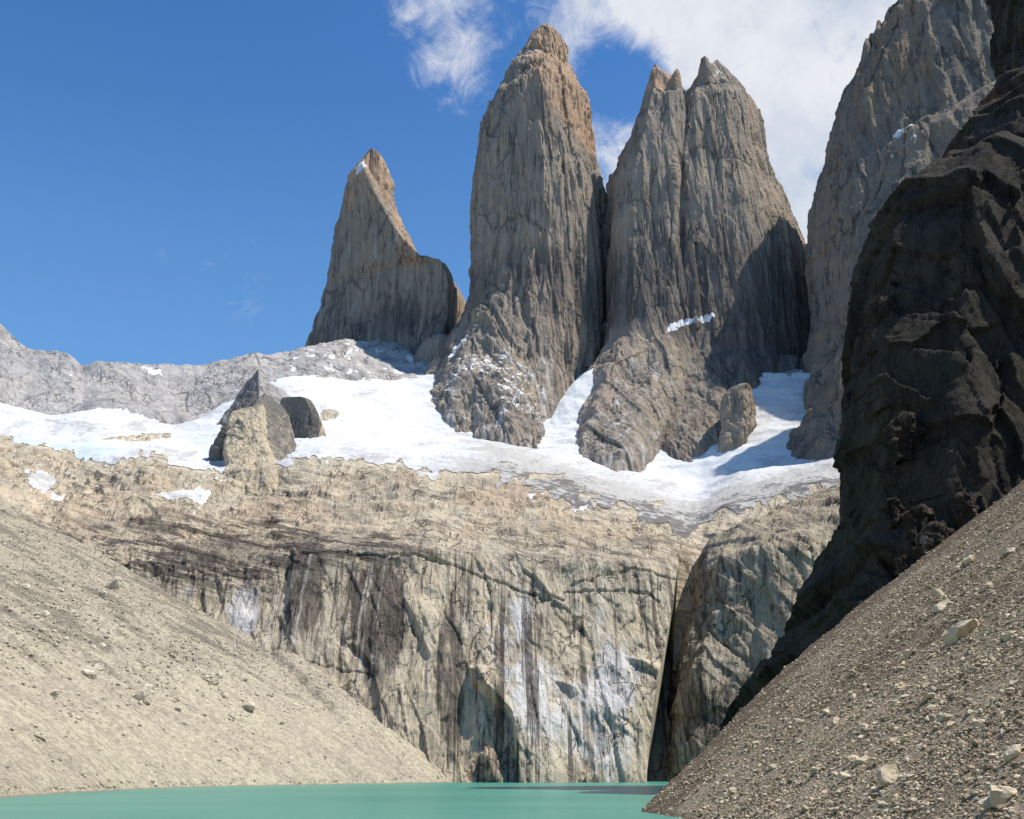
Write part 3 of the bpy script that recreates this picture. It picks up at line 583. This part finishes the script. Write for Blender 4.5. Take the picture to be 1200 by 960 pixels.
# ------------------------------------------------------------------ rock horn on the glacier
def horn(parts, label):
    V, Fc, at = join(parts); return mesh_obj('horn_mountain', V, Fc, M_horn, at, kind=S, label=label)
hp = lambda rows, Y, b, seed, st, poly=FRONT, sn=0., center=None, pl=0., st_fn=None: tower_part(rows, Y, b, poly, 200, 240, seed, big=1., mid=1.2, fine=.5, ribs=1.6, terr=2.6, jag=1.2, vst=3.5, sz=.4, center=center, wscale=False, fac=2.2, stain_shade=st_fn or (lambda x, y: st + 0 * x), snow=lambda x, y, l: sn * l, pale=lambda x, y: pl + 0 * x)
ARETE = [(-1, .2), (-.8, -.3), (-.4, -.8), (0, -1), (.3, -.45), (.7, .0), (1, .4), (.6, .9), (-.7, .9)]
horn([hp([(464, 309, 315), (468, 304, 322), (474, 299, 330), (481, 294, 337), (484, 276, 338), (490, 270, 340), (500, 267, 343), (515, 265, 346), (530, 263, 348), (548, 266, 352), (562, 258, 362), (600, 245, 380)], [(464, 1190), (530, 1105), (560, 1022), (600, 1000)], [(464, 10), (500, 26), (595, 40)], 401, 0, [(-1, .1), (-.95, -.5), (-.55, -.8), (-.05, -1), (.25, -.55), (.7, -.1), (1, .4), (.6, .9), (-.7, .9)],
        center=[(464, 311), (484, 306), (520, 308), (560, 318), (595, 326)], st_fn=lambda x, y: .62 * sstep(x, icurve(y, [(464, 308), (520, 310), (560, 322), (595, 330)]) - 2, icurve(y, [(464, 308), (520, 310), (560, 322), (595, 330)]) + 3) * (1 - .6 * sstep(y, 530, 560)) + .6 * (1 - sstep(y, 480, 488)) + .7 * seg(x, y, [(266, 504), (285, 508), (280, 500)], 3) + .7 * seg(x, y, [(266, 514), (284, 522)], 3)),  # right of the arete: greyer rock, with shade painted in as well
      hp([(469, 330, 360), (472, 328, 367), (482, 334, 373), (500, 338, 376), (512, 340, 374), (535, 342, 374), (560, 342, 374)], 1290, 14, 404, .8, [(-1, .2), (-.95, -.7), (.5, -1), (.85, -.7), (1, .5), (.6, .9), (-.7, .9)]),
      hp([(482, 362, 370), (492, 364, 377), (505, 362, 381), (514, 362, 384), (535, 360, 385), (560, 360, 385)], 1300, 13, 406, .45, ARETE),
      hp([(470, 300, 308), (480, 284, 300), (492, 270, 290), (510, 257, 282), (528, 247, 278), (545, 242, 285), (560, 242, 290)], 1190, 12, 405, .75)],
     'tan rock horn with dark right-hand buttresses standing on the glacier')
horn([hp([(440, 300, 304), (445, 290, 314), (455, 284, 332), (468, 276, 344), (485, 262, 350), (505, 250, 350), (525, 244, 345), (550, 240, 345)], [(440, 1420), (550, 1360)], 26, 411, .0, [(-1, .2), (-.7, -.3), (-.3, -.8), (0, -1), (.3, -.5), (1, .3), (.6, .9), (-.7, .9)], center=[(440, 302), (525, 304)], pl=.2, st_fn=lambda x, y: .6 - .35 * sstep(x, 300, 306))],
     'grey pointed rock behind the tan horn, dark on its left side').data.materials[0] = M_ridge

# ------------------------------------------------------------------ buttress right of the gully
bt = []
G, PX, PY = loft([(578, 985, 1250), (584, 955, 1260), (592, 915, 1260), (602, 880, 1270), (615, 852, 1270), (630, 828, 1280), (645, 816, 1280), (668, 808, 1280), (700, 803, 1280), (760, 790, 1280), (830, 779, 1280), (880, 773, 1280), (930, 774, 1280)],
    [(578, 970), (620, 885), (660, 838), (930, 765)], 95, [(-1, 1.1), (-.93, .05), (-.85, -.2), (-.5, -.55), (0, -.8), (.5, -1), (1, -.9), (.8, 1.2), (-.8, 1.2)], 420, 560, jag=1.5, seed=501)
G, _ = rockdisp(G, True, 11, .8, .25, 1.6, sz=.6, seed=502, terr=4, vst=12, fac=5, fst=4)
def vs2(sx, sz, sd): return fbm(np.stack([PX / sx, PY / sz, 0 * PX], -1), 1, 4, .55, sd)
bt.append((G, True, dict(steep=sstep(PY, 620, 680), stain_shade=.5 * sstep(vs2(5, 60, 503), .0, .45) * sstep(PY, 620, 680) + .35 * sstep(PY, 760, 860) + .12, tint=.3 * (1 - sstep(PY, 600, 640)), snow=0., pale=.25 * sstep(vs2(4, 40, 504), .2, .5))))
V, Fc, at = join(bt)
mesh_obj('buttress_mountain', V, Fc, M_butt, at, kind=S, label='rounded brown rock buttress right of the dark gully, rising from the lake')

# ------------------------------------------------------------------ dark cliff on the right
cl = []
CY = [(-200, 420), (0, 400), (130, 370), (300, 345), (560, 330), (920, 325)]
cpoly = [(-1, .25), (-.98, -.05), (-.86, -.45), (-.62, -.7), (-.2, -.8), (.2, -.9), (.8, -1), (1, .6), (0, .9), (-.8, .9)]
crow = [(-200, 1154, 1700), (-60, 1156, 1700), (0, 1161, 1700), (40, 1168, 1700), (80, 1173, 1700), (112, 1185, 1700), (126, 1179, 1700), (140, 1154, 1700), (152, 1134, 1700), (170, 1113, 1700), (190, 1094, 1700), (215, 1083, 1700), (235, 1069, 1700), (255, 1042, 1700), (270, 1029, 1700), (290, 1014, 1700), (315, 1002, 1700), (350, 1000, 1700), (400, 1000, 1700), (440, 996, 1700), (470, 993, 1700), (520, 998, 1700), (560, 994, 1700), (600, 990, 1700), (640, 983, 1700), (670, 964, 1700), (700, 945, 1700), (740, 925, 1700), (780, 905, 1700), (820, 882, 1700), (860, 856, 1700), (910, 820, 1700), (930, 809, 1700)]
G, PX, PY = loft(crow, CY, 62, cpoly, 640, 620, jag=3, seed=601)
G, _ = rockdisp(G, True, 5, .6, .12, .35, sz=.42, seed=602, terr=1.5, vst=4, fac=7, fst=2.8)
def vs3(sx, sz, sd): return fbm(np.stack([PX / sx, PY / sz, 0 * PX], -1), 1, 4, .55, sd)
cl.append((G, True, dict(tint=.45 * ell(PX, PY, 1150, 160, 40, 20) + .3 * ell(PX, PY, 1090, 230, 40, 14) + .2 * sstep(vs3(30, 20, 611), .1, .5), stain_shade=.2 * sstep(vs3(20, 50, 612), -.1, .4), snow=0., pale=.12 * sstep(vs3(12, 12, 613), .2, .6))))
# knobs standing off the face
for k, (cx, cy, r_, Y) in enumerate([(1062, 512, 24, 296), (1048, 600, 16, 283), (1075, 612, 20, 281), (1100, 640, 24, 279), (1062, 660, 12, 279), (1150, 560, 34, 290), (1190, 200, 26, 318), (1175, 300, 30, 312), (1120, 420, 40, 306), (1040, 380, 30, 316), (1036, 725, 16, 268), (1010, 740, 12, 264), (1130, 600, 18, 280)]):
    rows = [(cy - r_, cx - r_ * .3, cx + r_ * .3), (cy - r_ * .7, cx - r_ * .75, cx + r_ * .75), (cy - r_ * .2, cx - r_, cx + r_), (cy + r_ * .5, cx - r_ * .9, cx + r_ * .85), (cy + r_ * 1.3, cx - r_ * .5, cx + r_ * .5)]
    g, x_, y_ = loft(rows, Y, r_ * Y / F * .8, FRONT, 60, 60, jag=2, seed=620 + k)
    g, _ = rockdisp(g, True, 1.2, .9, .2, .4, sz=.2, seed=640 + k, terr=1.4, vst=1.2, fac=2., fst=1.2)
    cl.append((g, True, dict(tint=.25, stain_shade=0., snow=0., pale=.12)))
V, Fc, at = join(cl)
mesh_obj('cliff_mountain', V, Fc, M_cliff, at, kind=S, label='near-black shaded volcanic cliff towering over the brown scree at the right')

# ------------------------------------------------------------------ scree slopes (height fields over the plan)
def seg_dist(X, Y, pts):
    D = np.full(X.shape, 1e9)
    for (x0, y0), (x1, y1) in zip(pts[:-1], pts[1:]):
        dx, dy = x1 - x0, y1 - y0; q = np.clip(((X - x0) * dx + (Y - y0) * dy) / (dx * dx + dy * dy), 0, 1)
        D = np.minimum(D, np.hypot(X - x0 - q * dx, Y - y0 - q * dy))
    return D
SHL = [(-60, -400), (-95, 60), (-117, 200), (-126, 287), (-136, 400), (-137, 468), (-128, 520), (-104, 570), (-42, 712), (-10, 790)]
def side(X, Y, pts):
    a = np.array(pts); xs = np.interp(Y, a[:, 1], a[:, 0]); return xs
def z_left(X, Y, full=True):
    D = seg_dist(X, Y, SHL); s = np.where(X < side(X, Y, SHL), 1., -1.)
    dd = D * s + 5 * fbm(np.stack([X, Y, 0 * X], -1), 45, 3, .5, 701)
    z = np.where(dd > 0, .53 * dd + 9 * (1 - np.exp(-np.maximum(dd, 0) / 28)), dd)
    if full:
        Q = np.stack([X, Y, 0 * X], -1); k = np.clip(dd / 25, 0, 1)
        along = np.stack([dd / 60, Y / 7, 0 * X], -1)
        z = z + k * (3.0 * fbm(Q, 55, 3, .5, 702) + 2.3 * fbm(along, 1, 4, .55, 703) + .9 * fbm(Q, 7, 3, .6, 704) * sstep(dd, 30, 90))
        z = z + sstep(dd, 45, 100) * 2.6 * fbm(np.stack([dd / 75, Y / 9, 0 * X], -1), 1, 4, .55, 706, True)
        s_ = (X + 161) * .677 + (Y - 745) * .737 + 3 * fbm(Q, 12, 3, .5, 707); t_ = (X + 161) * .737 - (Y - 745) * .677
        z = z + 6 * sstep(s_, -1, 5) * (1 - sstep(s_, 6, 75)) * sstep(t_, -12, 4) * (1 - sstep(t_, 60, 90)) + sstep(s_, 0, 20) * (1 - sstep(s_, 60, 110)) * 4 * fbm(np.stack([t_ / 60, s_ / 9, 0 * X], -1), 1, 4, .55, 708, True)
        # gully and rib near the far end
        z = z + 5 * sstep(dd, 50, 110) * fbm(np.stack([dd / 90, Y / 22, 0 * X], -1), 1, 3, .5, 705, True)
    return z, dd
xs = np.concatenate([np.linspace(-700, -300, 60), np.linspace(-299, 0, 520)]); ys = np.concatenate([np.linspace(-300, 240, 60), np.linspace(243, 860, 760)])
X, Y = np.meshgrid(xs, ys); Z, DD = z_left(X, Y); Z = np.maximum(Z, -25)
G = np.stack([X, Y, Z], -1)
Q3 = np.stack([X, Y, 0 * X], -1)
stn = .75 * sstep(fbm(np.stack([DD / 40, Y / 12, 0 * X], -1), 1, 4, .55, 711), -.05, .3) * sstep(DD, 45, 90) + .22 * sstep(DD, 90, 150)
mesh_obj('scree_hill', G, gridfaces(*X.shape), M_lscree, dict(band=fbm(np.stack([DD / 80, Y / 9, 0 * X], -1), 1, 4, .55, 712) + .5 * sstep(DD, 90, 160), stain_shade=stn), kind=S, label='pale beige scree slope running down to the lake at the left')

SHR = [(-200, -200), (-40, -40), (-5, 0), (8, 30), (22, 60), (25, 100), (25, 140), (21, 188)]
RID = [(21, 190), (44, 226), (62, 250), (84, 268), (127, 272), (400, 272)]
def z_right(X, Y, full=True):
    xs_ = np.interp(Y, [p[1] for p in SHR], [p[0] for p in SHR])
    dd = X - xs_ + 1.2 * fbm(np.stack([X, Y, 0 * X], -1), 14, 3, .5, 721)
    yr = np.interp(X, [p[0] for p in RID], [p[1] for p in RID], left=188)
    over = np.maximum(Y - yr, 0)
    z = .70 * np.where(dd > 60, 60 + (dd - 60) * 1.0, dd)
    z = z - .75 * over
    z = np.where((X < 21) & (Y > 188), -.7 * np.hypot(21 - X, Y - 188), z)
    if full:
        Q = np.stack([X, Y, 0 * X], -1); k = np.clip((dd + 4) / 12, 0, 1)
        z = z + k * (.8 * fbm(Q, 22, 3, .5, 722) + .55 * fbm(np.stack([dd / 25, Y / 4.5, 0 * X], -1), 1, 3, .5, 723) + .22 * fbm(Q, 1.6, 3, .6, 724, True) * (1 - sstep(Y, 150, 260) * .5))
    return z, dd
xs = np.concatenate([np.linspace(-120, 4, 60), np.linspace(4.2, 165, 760), np.linspace(167, 420, 60)]); ys = np.concatenate([np.linspace(-200, 50, 70), np.linspace(50.3, 300, 760)])
X, Y = np.meshgrid(xs, ys); Z, DD = z_right(X, Y); Z = np.maximum(Z, -12)
G = np.stack([X, Y, Z], -1)
yr = np.interp(X, [p[0] for p in RID], [p[1] for p in RID], left=188)
fine_band = sstep(Y, yr - 34, yr - 6)
mesh_obj('scree_hill', G, gridfaces(*X.shape), M_rscree, dict(band=.9 * fine_band + .6 * fbm(np.stack([DD / 30, Y / 6, 0 * X], -1), 1, 4, .55, 731), stain_shade=.35 * sstep(fbm(np.stack([DD / 25, Y / 7, 0 * X], -1), 1, 4, .55, 732), .1, .5)), kind=S, label='brown rubble-strewn scree slope filling the right foreground')

# lake bed and wide ground so nothing ends in the void
gm = M_rscree
gv = np.array([[-9000, -3000, -30], [9000, -3000, -30], [9000, 12000, -30], [-9000, 12000, -30]], float)
mesh_obj("ground", gv, [[0, 1, 2, 3]], M_lscree, dict(band=np.zeros(4), stain_shade=np.zeros(4)), kind=S, label='bare ground of the valley under the lake')

# ------------------------------------------------------------------ lake
m = bpy.data.materials.new('lake_water'); m.use_nodes = True; t = NT(m.node_tree)
P = t.n('ShaderNodeTexCoord').outputs['Object']
wn = t.noise(t.scalev(P, (.35, 1, 1)), .7, 6, .65, .5); wl = t.noise(t.scalev(P, (.4, 1, 1)), .02, 5, .6, .6)
colw = t.mix(t.ramp(wl, .35, .65), (.052, .245, .18), (.075, .285, .215))
bp = t.n('ShaderNodeBump', {'Height': wn, 'Distance': .5, 'Strength': 1.})
bs = t.n('ShaderNodeBsdfPrincipled', {'Base Color': colw, 'Roughness': .28, 'Normal': bp.outputs[0]}); bs.inputs['Specular IOR Level'].default_value = .2
t.n('ShaderNodeOutputMaterial', {'Surface': bs.outputs[0]})
wx = np.linspace(-900, 500, 60); wy = np.linspace(-900, 900, 80); X, Y = np.meshgrid(wx, wy)
mesh_obj('lake_water', np.stack([X, Y, 0 * X], -1), gridfaces(*X.shape), m, kind=S, label='milky turquoise glacial lake along the bottom of the view')

# ------------------------------------------------------------------ stones
import bmesh
def rock_shape(seed, sub=1, flat=.7, cuts=7):
    r = np.random.default_rng(seed); bm = bmesh.new(); bmesh.ops.create_icosphere(bm, subdivisions=sub, radius=1.)
    V = np.array([v.co[:] for v in bm.verts]); Fa = np.array([[v.index for v in f.verts] for f in bm.faces]); bm.free()
    for _ in range(cuts):                       # slice planes give angular faces
        n = r.normal(size=3); n /= np.linalg.norm(n); h = r.uniform(.45, .8); dd = V @ n; over = np.maximum(dd - h, 0); V = V - over[:, None] * n
    V = V * np.array([1, r.uniform(.6, .9), flat * r.uniform(.6, 1.)])
    V += r.normal(scale=.03, size=V.shape)
    return V, Fa
def stone_mat(name, ca, cb, s):
    m = bpy.data.materials.new(name); m.use_nodes = True; t = NT(m.node_tree)
    P = t.n('ShaderNodeTexCoord').outputs['Object']
    at = t.n('ShaderNodeAttribute', attribute_name='shade').outputs['Fac']
    oi = t.n('ShaderNodeObjectInfo').outputs['Random']
    k = t.math('ADD', at, t.math('MULTIPLY', oi, .3))
    col = t.mix(t.ramp(k, 0, 1.1), ca, cb)
    n = t.noise(P, s, 8, .7)
    col = t.mix(t.math('MULTIPLY', t.ramp(n, .5, .7), .5), col, (.13, .105, .08))
    bp = t.n('ShaderNodeBump', {'Height': n, 'Distance': .3 / s, 'Strength': .7})
    bs = t.n('ShaderNodeBsdfPrincipled', {'Base Color': col, 'Roughness': .9, 'Normal': bp.outputs[0]}); bs.inputs['Specular IOR Level'].default_value = .15
    t.n('ShaderNodeOutputMaterial', {'Surface': bs.outputs[0]}); return m
M_rst = stone_mat('brown_stone', (.24, .185, .125), (.64, .54, .39), 3.)
M_lst = stone_mat('pale_stone', (.36, .31, .235), (.62, .54, .41), .8)

def scatter(name, n, xr, yr_, zf, smin, smax, pw, mat, label, dens, sub=1, seed=0, sink=.25, tone=None):
    r = np.random.default_rng(seed); X = r.uniform(*xr, n); Y = r.uniform(*yr_, n)
    Zz, dd = zf(X, Y); s = smin * (1 - r.random(n) * (1 - (smin / smax) ** pw)) ** (-1 / pw)
    a, b = X / Y, (Zz - CAMZ) / Y
    keep = (dd > -.5) & dens(X, Y, dd, s, r.random(n))
    X, Y, Zz, s = X[keep], Y[keep], Zz[keep], s[keep]; n = len(X)
    shapes = [rock_shape(seed * 31 + i, sub) for i in range(8)]; Vs, Fs, sh, off = [], [], [], 0
    kind = r.integers(0, 8, n)
    tn = tone(X, Y) if tone else 0 * X
    for i in range(8):
        idx = np.where(kind == i)[0]; m_ = len(idx); V, Fa = shapes[i]
        ang = r.uniform(0, 2 * np.pi, m_); tl = r.normal(scale=.35, size=m_); ca, sa = np.cos(ang), np.sin(ang); ct, st_ = np.cos(tl), np.sin(tl)
        P = V[None] * s[idx][:, None, None] * .5
        y2 = P[..., 1] * ct[:, None] - P[..., 2] * st_[:, None]; z2 = P[..., 1] * st_[:, None] + P[..., 2] * ct[:, None]
        x3 = P[..., 0] * ca[:, None] - y2 * sa[:, None]; y3 = P[..., 0] * sa[:, None] + y2 * ca[:, None]
        W = np.stack([x3 + X[idx][:, None], y3 + Y[idx][:, None], z2 + (Zz[idx] + s[idx] * (.5 - sink) * .5)[:, None]], -1)
        Vs.append(W.reshape(-1, 3)); Fs.append((Fa[None] + (np.arange(m_) * len(V))[:, None, None] + off).reshape(-1, 3)); off += m_ * len(V)
        sh.append(np.repeat(np.clip(r.random(m_) ** 1.7 + tn[idx], 0, 1), len(V)))
    return mesh_obj(name, np.concatenate(Vs), np.concatenate(Fs), mat, dict(shade=np.concatenate(sh)), smooth_shade=False, kind='stuff', label=label)
def dens_r(X, Y, dd, s, r):
    yr = np.interp(X, [p[0] for p in RID], [p[1] for p in RID], left=188)
    px_size = s / np.maximum(Y, 30) * F
    infr = (np.abs(X / Y) < .56) & (Y < yr + 1)
    pat = .18 + 1. * sstep(fbm(np.stack([dd / 22, Y / 7, 0 * X], -1), 1, 3, .5, 741), -.25, .3)
    return infr & (px_size > 1.3) & (r < pat * (1 - .75 * sstep(Y, yr - 34, yr - 8)))
scatter('slope_rubble', 520000, (15, 160), (45, 275), z_right, .2, 1.2, 2.6, M_rst, 'loose tan and brown stones covering the right-hand scree', dens_r, seed=3, sub=1)
scatter('slope_rubble', 260000, (22, 90), (45, 150), z_right, .1, .6, 2.2, M_rst, 'finer loose stones on the nearer part of the right-hand scree', dens_r, seed=6, sub=1)
def dens_l(X, Y, dd, s, r):
    pat = .15 + sstep(fbm(np.stack([dd / 30, Y / 20, 0 * X], -1), 1, 3, .5, 742), -.1, .4)
    return (X / Y > -.56) & (dd > 1) & (s / Y * F > 1.2) & (r < pat * (.10 + sstep(dd, 40, 110) * .9) + .7 * sstep(dd, 4, .5))
scatter('slope_rubble', 260000, (-420, -40), (250, 800), z_left, .5, 3.2, 1.9, M_lst, 'small pale stones strewn over the left-hand scree', dens_l, seed=4, sub=1)

# individual boulders
def hit(pxx, pyy, zf, y0, y1):
    a, b = raydir(pxx, pyy); ys_ = np.linspace(y0, y1, 3000); z, _ = zf(a * ys_, ys_); g = np.where(z > CAMZ + b * ys_)[0]
    if len(g) == 0: return None
    yv = ys_[g[0]]; return a * yv, yv, z[g[0]]
protos = []
def boulder(pxx, pyy, wpx, hpx, zf, mat, label, group=None, y0=40, y1=300, seed=None, rot=None, tilt=0., lift=.35):
    h = hit(pxx, pyy, zf, y0, y1)
    if h is None: return
    X, Y, Zz = h; W = wpx * Y / F * 1.05; H = hpx * Y / F
    sd_ = seed if seed is not None else random.randrange(12)
    key = (sd_, mat.name)
    me = next((m_ for k_, m_ in protos if k_ == key), None)
    if me is None:
        V, Fa = rock_shape(900 + sd_, 3, 1.0, 11); V += .05 * fbm(V, .5, 3, .5, sd_)[:, None] * V
        o = mesh_obj('boulder', V, Fa, mat, dict(shade=np.full(len(V), .75)), smooth_shade=False); me = o.data; protos.append((key, me))
    else:
        o = bpy.data.objects.new('boulder', me); COL.objects.link(o)
    ext = np.array([v.co[:] for v in me.vertices]); sz = ext.max(0) - ext.min(0)
    o.location = (X, Y + W * .2, Zz + H * (lift - .1)); o.scale = (W / sz[0], W * .8 / sz[1], H / sz[2] * 1.15)
    o.rotation_euler = (random.uniform(-.15, .15), tilt, random.uniform(-.5, .5) if rot is None else rot)
    o['label'] = label; o['category'] = 'boulder'
    if group: o['group'] = group
    return o
for a in [(1130, 747, 44, 22, 'large pale slab boulder tilted on the brown scree above the middle of the slope', -.5), (1046, 916, 26, 20, 'pale rounded boulder low on the brown scree near the bottom edge', -.3),
          (1192, 888, 26, 16, 'dark-shadowed grey block at the right edge of the brown scree', -.2), (1064, 914, 18, 8, 'thin flat stone touching the pale rounded boulder low on the scree', -.2),
          (1138, 660, 16, 12, 'pale angular boulder high on the brown scree below the dark cliff', 0.), (1125, 668, 18, 10, 'brown boulder just below the pale angular one under the cliff', -.4),
          (1092, 820, 24, 9, 'dark flat slab lying halfway down the brown scree', .3), (1108, 712, 22, 9, 'long brown slab beside the top of the big tilted slab', -.5),
          (1102, 700, 12, 16, 'narrow upright stone leaning on the upper brown scree', -.6), (1185, 648, 24, 9, 'flat tan slab near the top of the brown scree', -.3),
          (1014, 892, 20, 7, 'low tan stone in the middle of the rubble left of the pale rounded boulder', -.2), (1160, 690, 18, 8, 'small flat slab uphill from the big tilted slab', -.4),
          (1180, 940, 34, 22, 'broad tan boulder in the bottom right corner of the scree', -.1), (1162, 948, 24, 16, 'rounded tan boulder beside the broad one in the bottom right corner', .1)]:
    boulder(*a[:4], z_right, M_rst, a[4], tilt=a[5], seed=None)
for a in [(165, 822, 26, 24, 'big tan boulder sitting alone in the middle of the pale scree'), (130, 690, 20, 20, 'tan wedge of rock at the top edge of the pale scree'), (102, 792, 18, 9, 'pale flat block above the big tan boulder on the left slope'),
          (290, 832, 18, 10, 'pale block to the right of the big tan boulder on the left slope'), (118, 700, 10, 12, 'small pale stone next to the tan wedge of rock'), (52, 722, 10, 8, 'pale stone high on the left slope'),
          (45, 865, 16, 8, 'low pale block near the left edge of the pale scree'), (245, 800, 18, 12, 'grey block in the boulder band of the left slope'), (262, 818, 12, 9, 'small block below the grey one in the boulder band of the left slope'),
          (115, 785, 12, 8, 'small stone right beside the pale flat block on the left slope'), (30, 690, 9, 7, 'small stone near the upper left corner of the pale scree'), (60, 815, 14, 9, 'brown stone among the dark patches of the left slope')]:
    boulder(*a[:4], z_left, M_lst, a[4], y0=240, y1=800)
rr = random.Random(5)
cnt = 0
while cnt < 120:
    x = rr.uniform(850, 1195); y = rr.uniform(620, 955)
    if y < 945 - (x - 765) * .80 + 22: continue
    s = rr.uniform(5, 11) * (1 if rr.random() < .85 else 1.7)
    boulder(x, y, s, s * rr.uniform(.35, .7), z_right, M_rst, 'small angular stone on the upper brown scree close under the dark cliff' if y < 745 else ('small angular stone on the middle of the brown scree below the tilted slab' if y < 855 else 'small angular stone in the coarse rubble at the foot of the brown scree'), 'stones on the brown scree', tilt=rr.uniform(-.5, .2)); cnt += 1
cnt = 0
while cnt < 70:
    x = rr.uniform(5, 430); y = rr.uniform(640, 880)
    if y < 600 + x * .62 + 20: continue
    if rr.random() > math.exp(-((y - (700 + x * .42)) / 50) ** 2) + .12: continue
    s = rr.uniform(4, 9)
    boulder(x, y, s, s * rr.uniform(.45, .8), z_left, M_lst, ('small pale stone on the upper left-hand scree above the big tan boulder' if y < 800 else 'small pale stone low on the left-hand scree towards the lake'), 'stones on the pale scree', y0=240, y1=800); cnt += 1
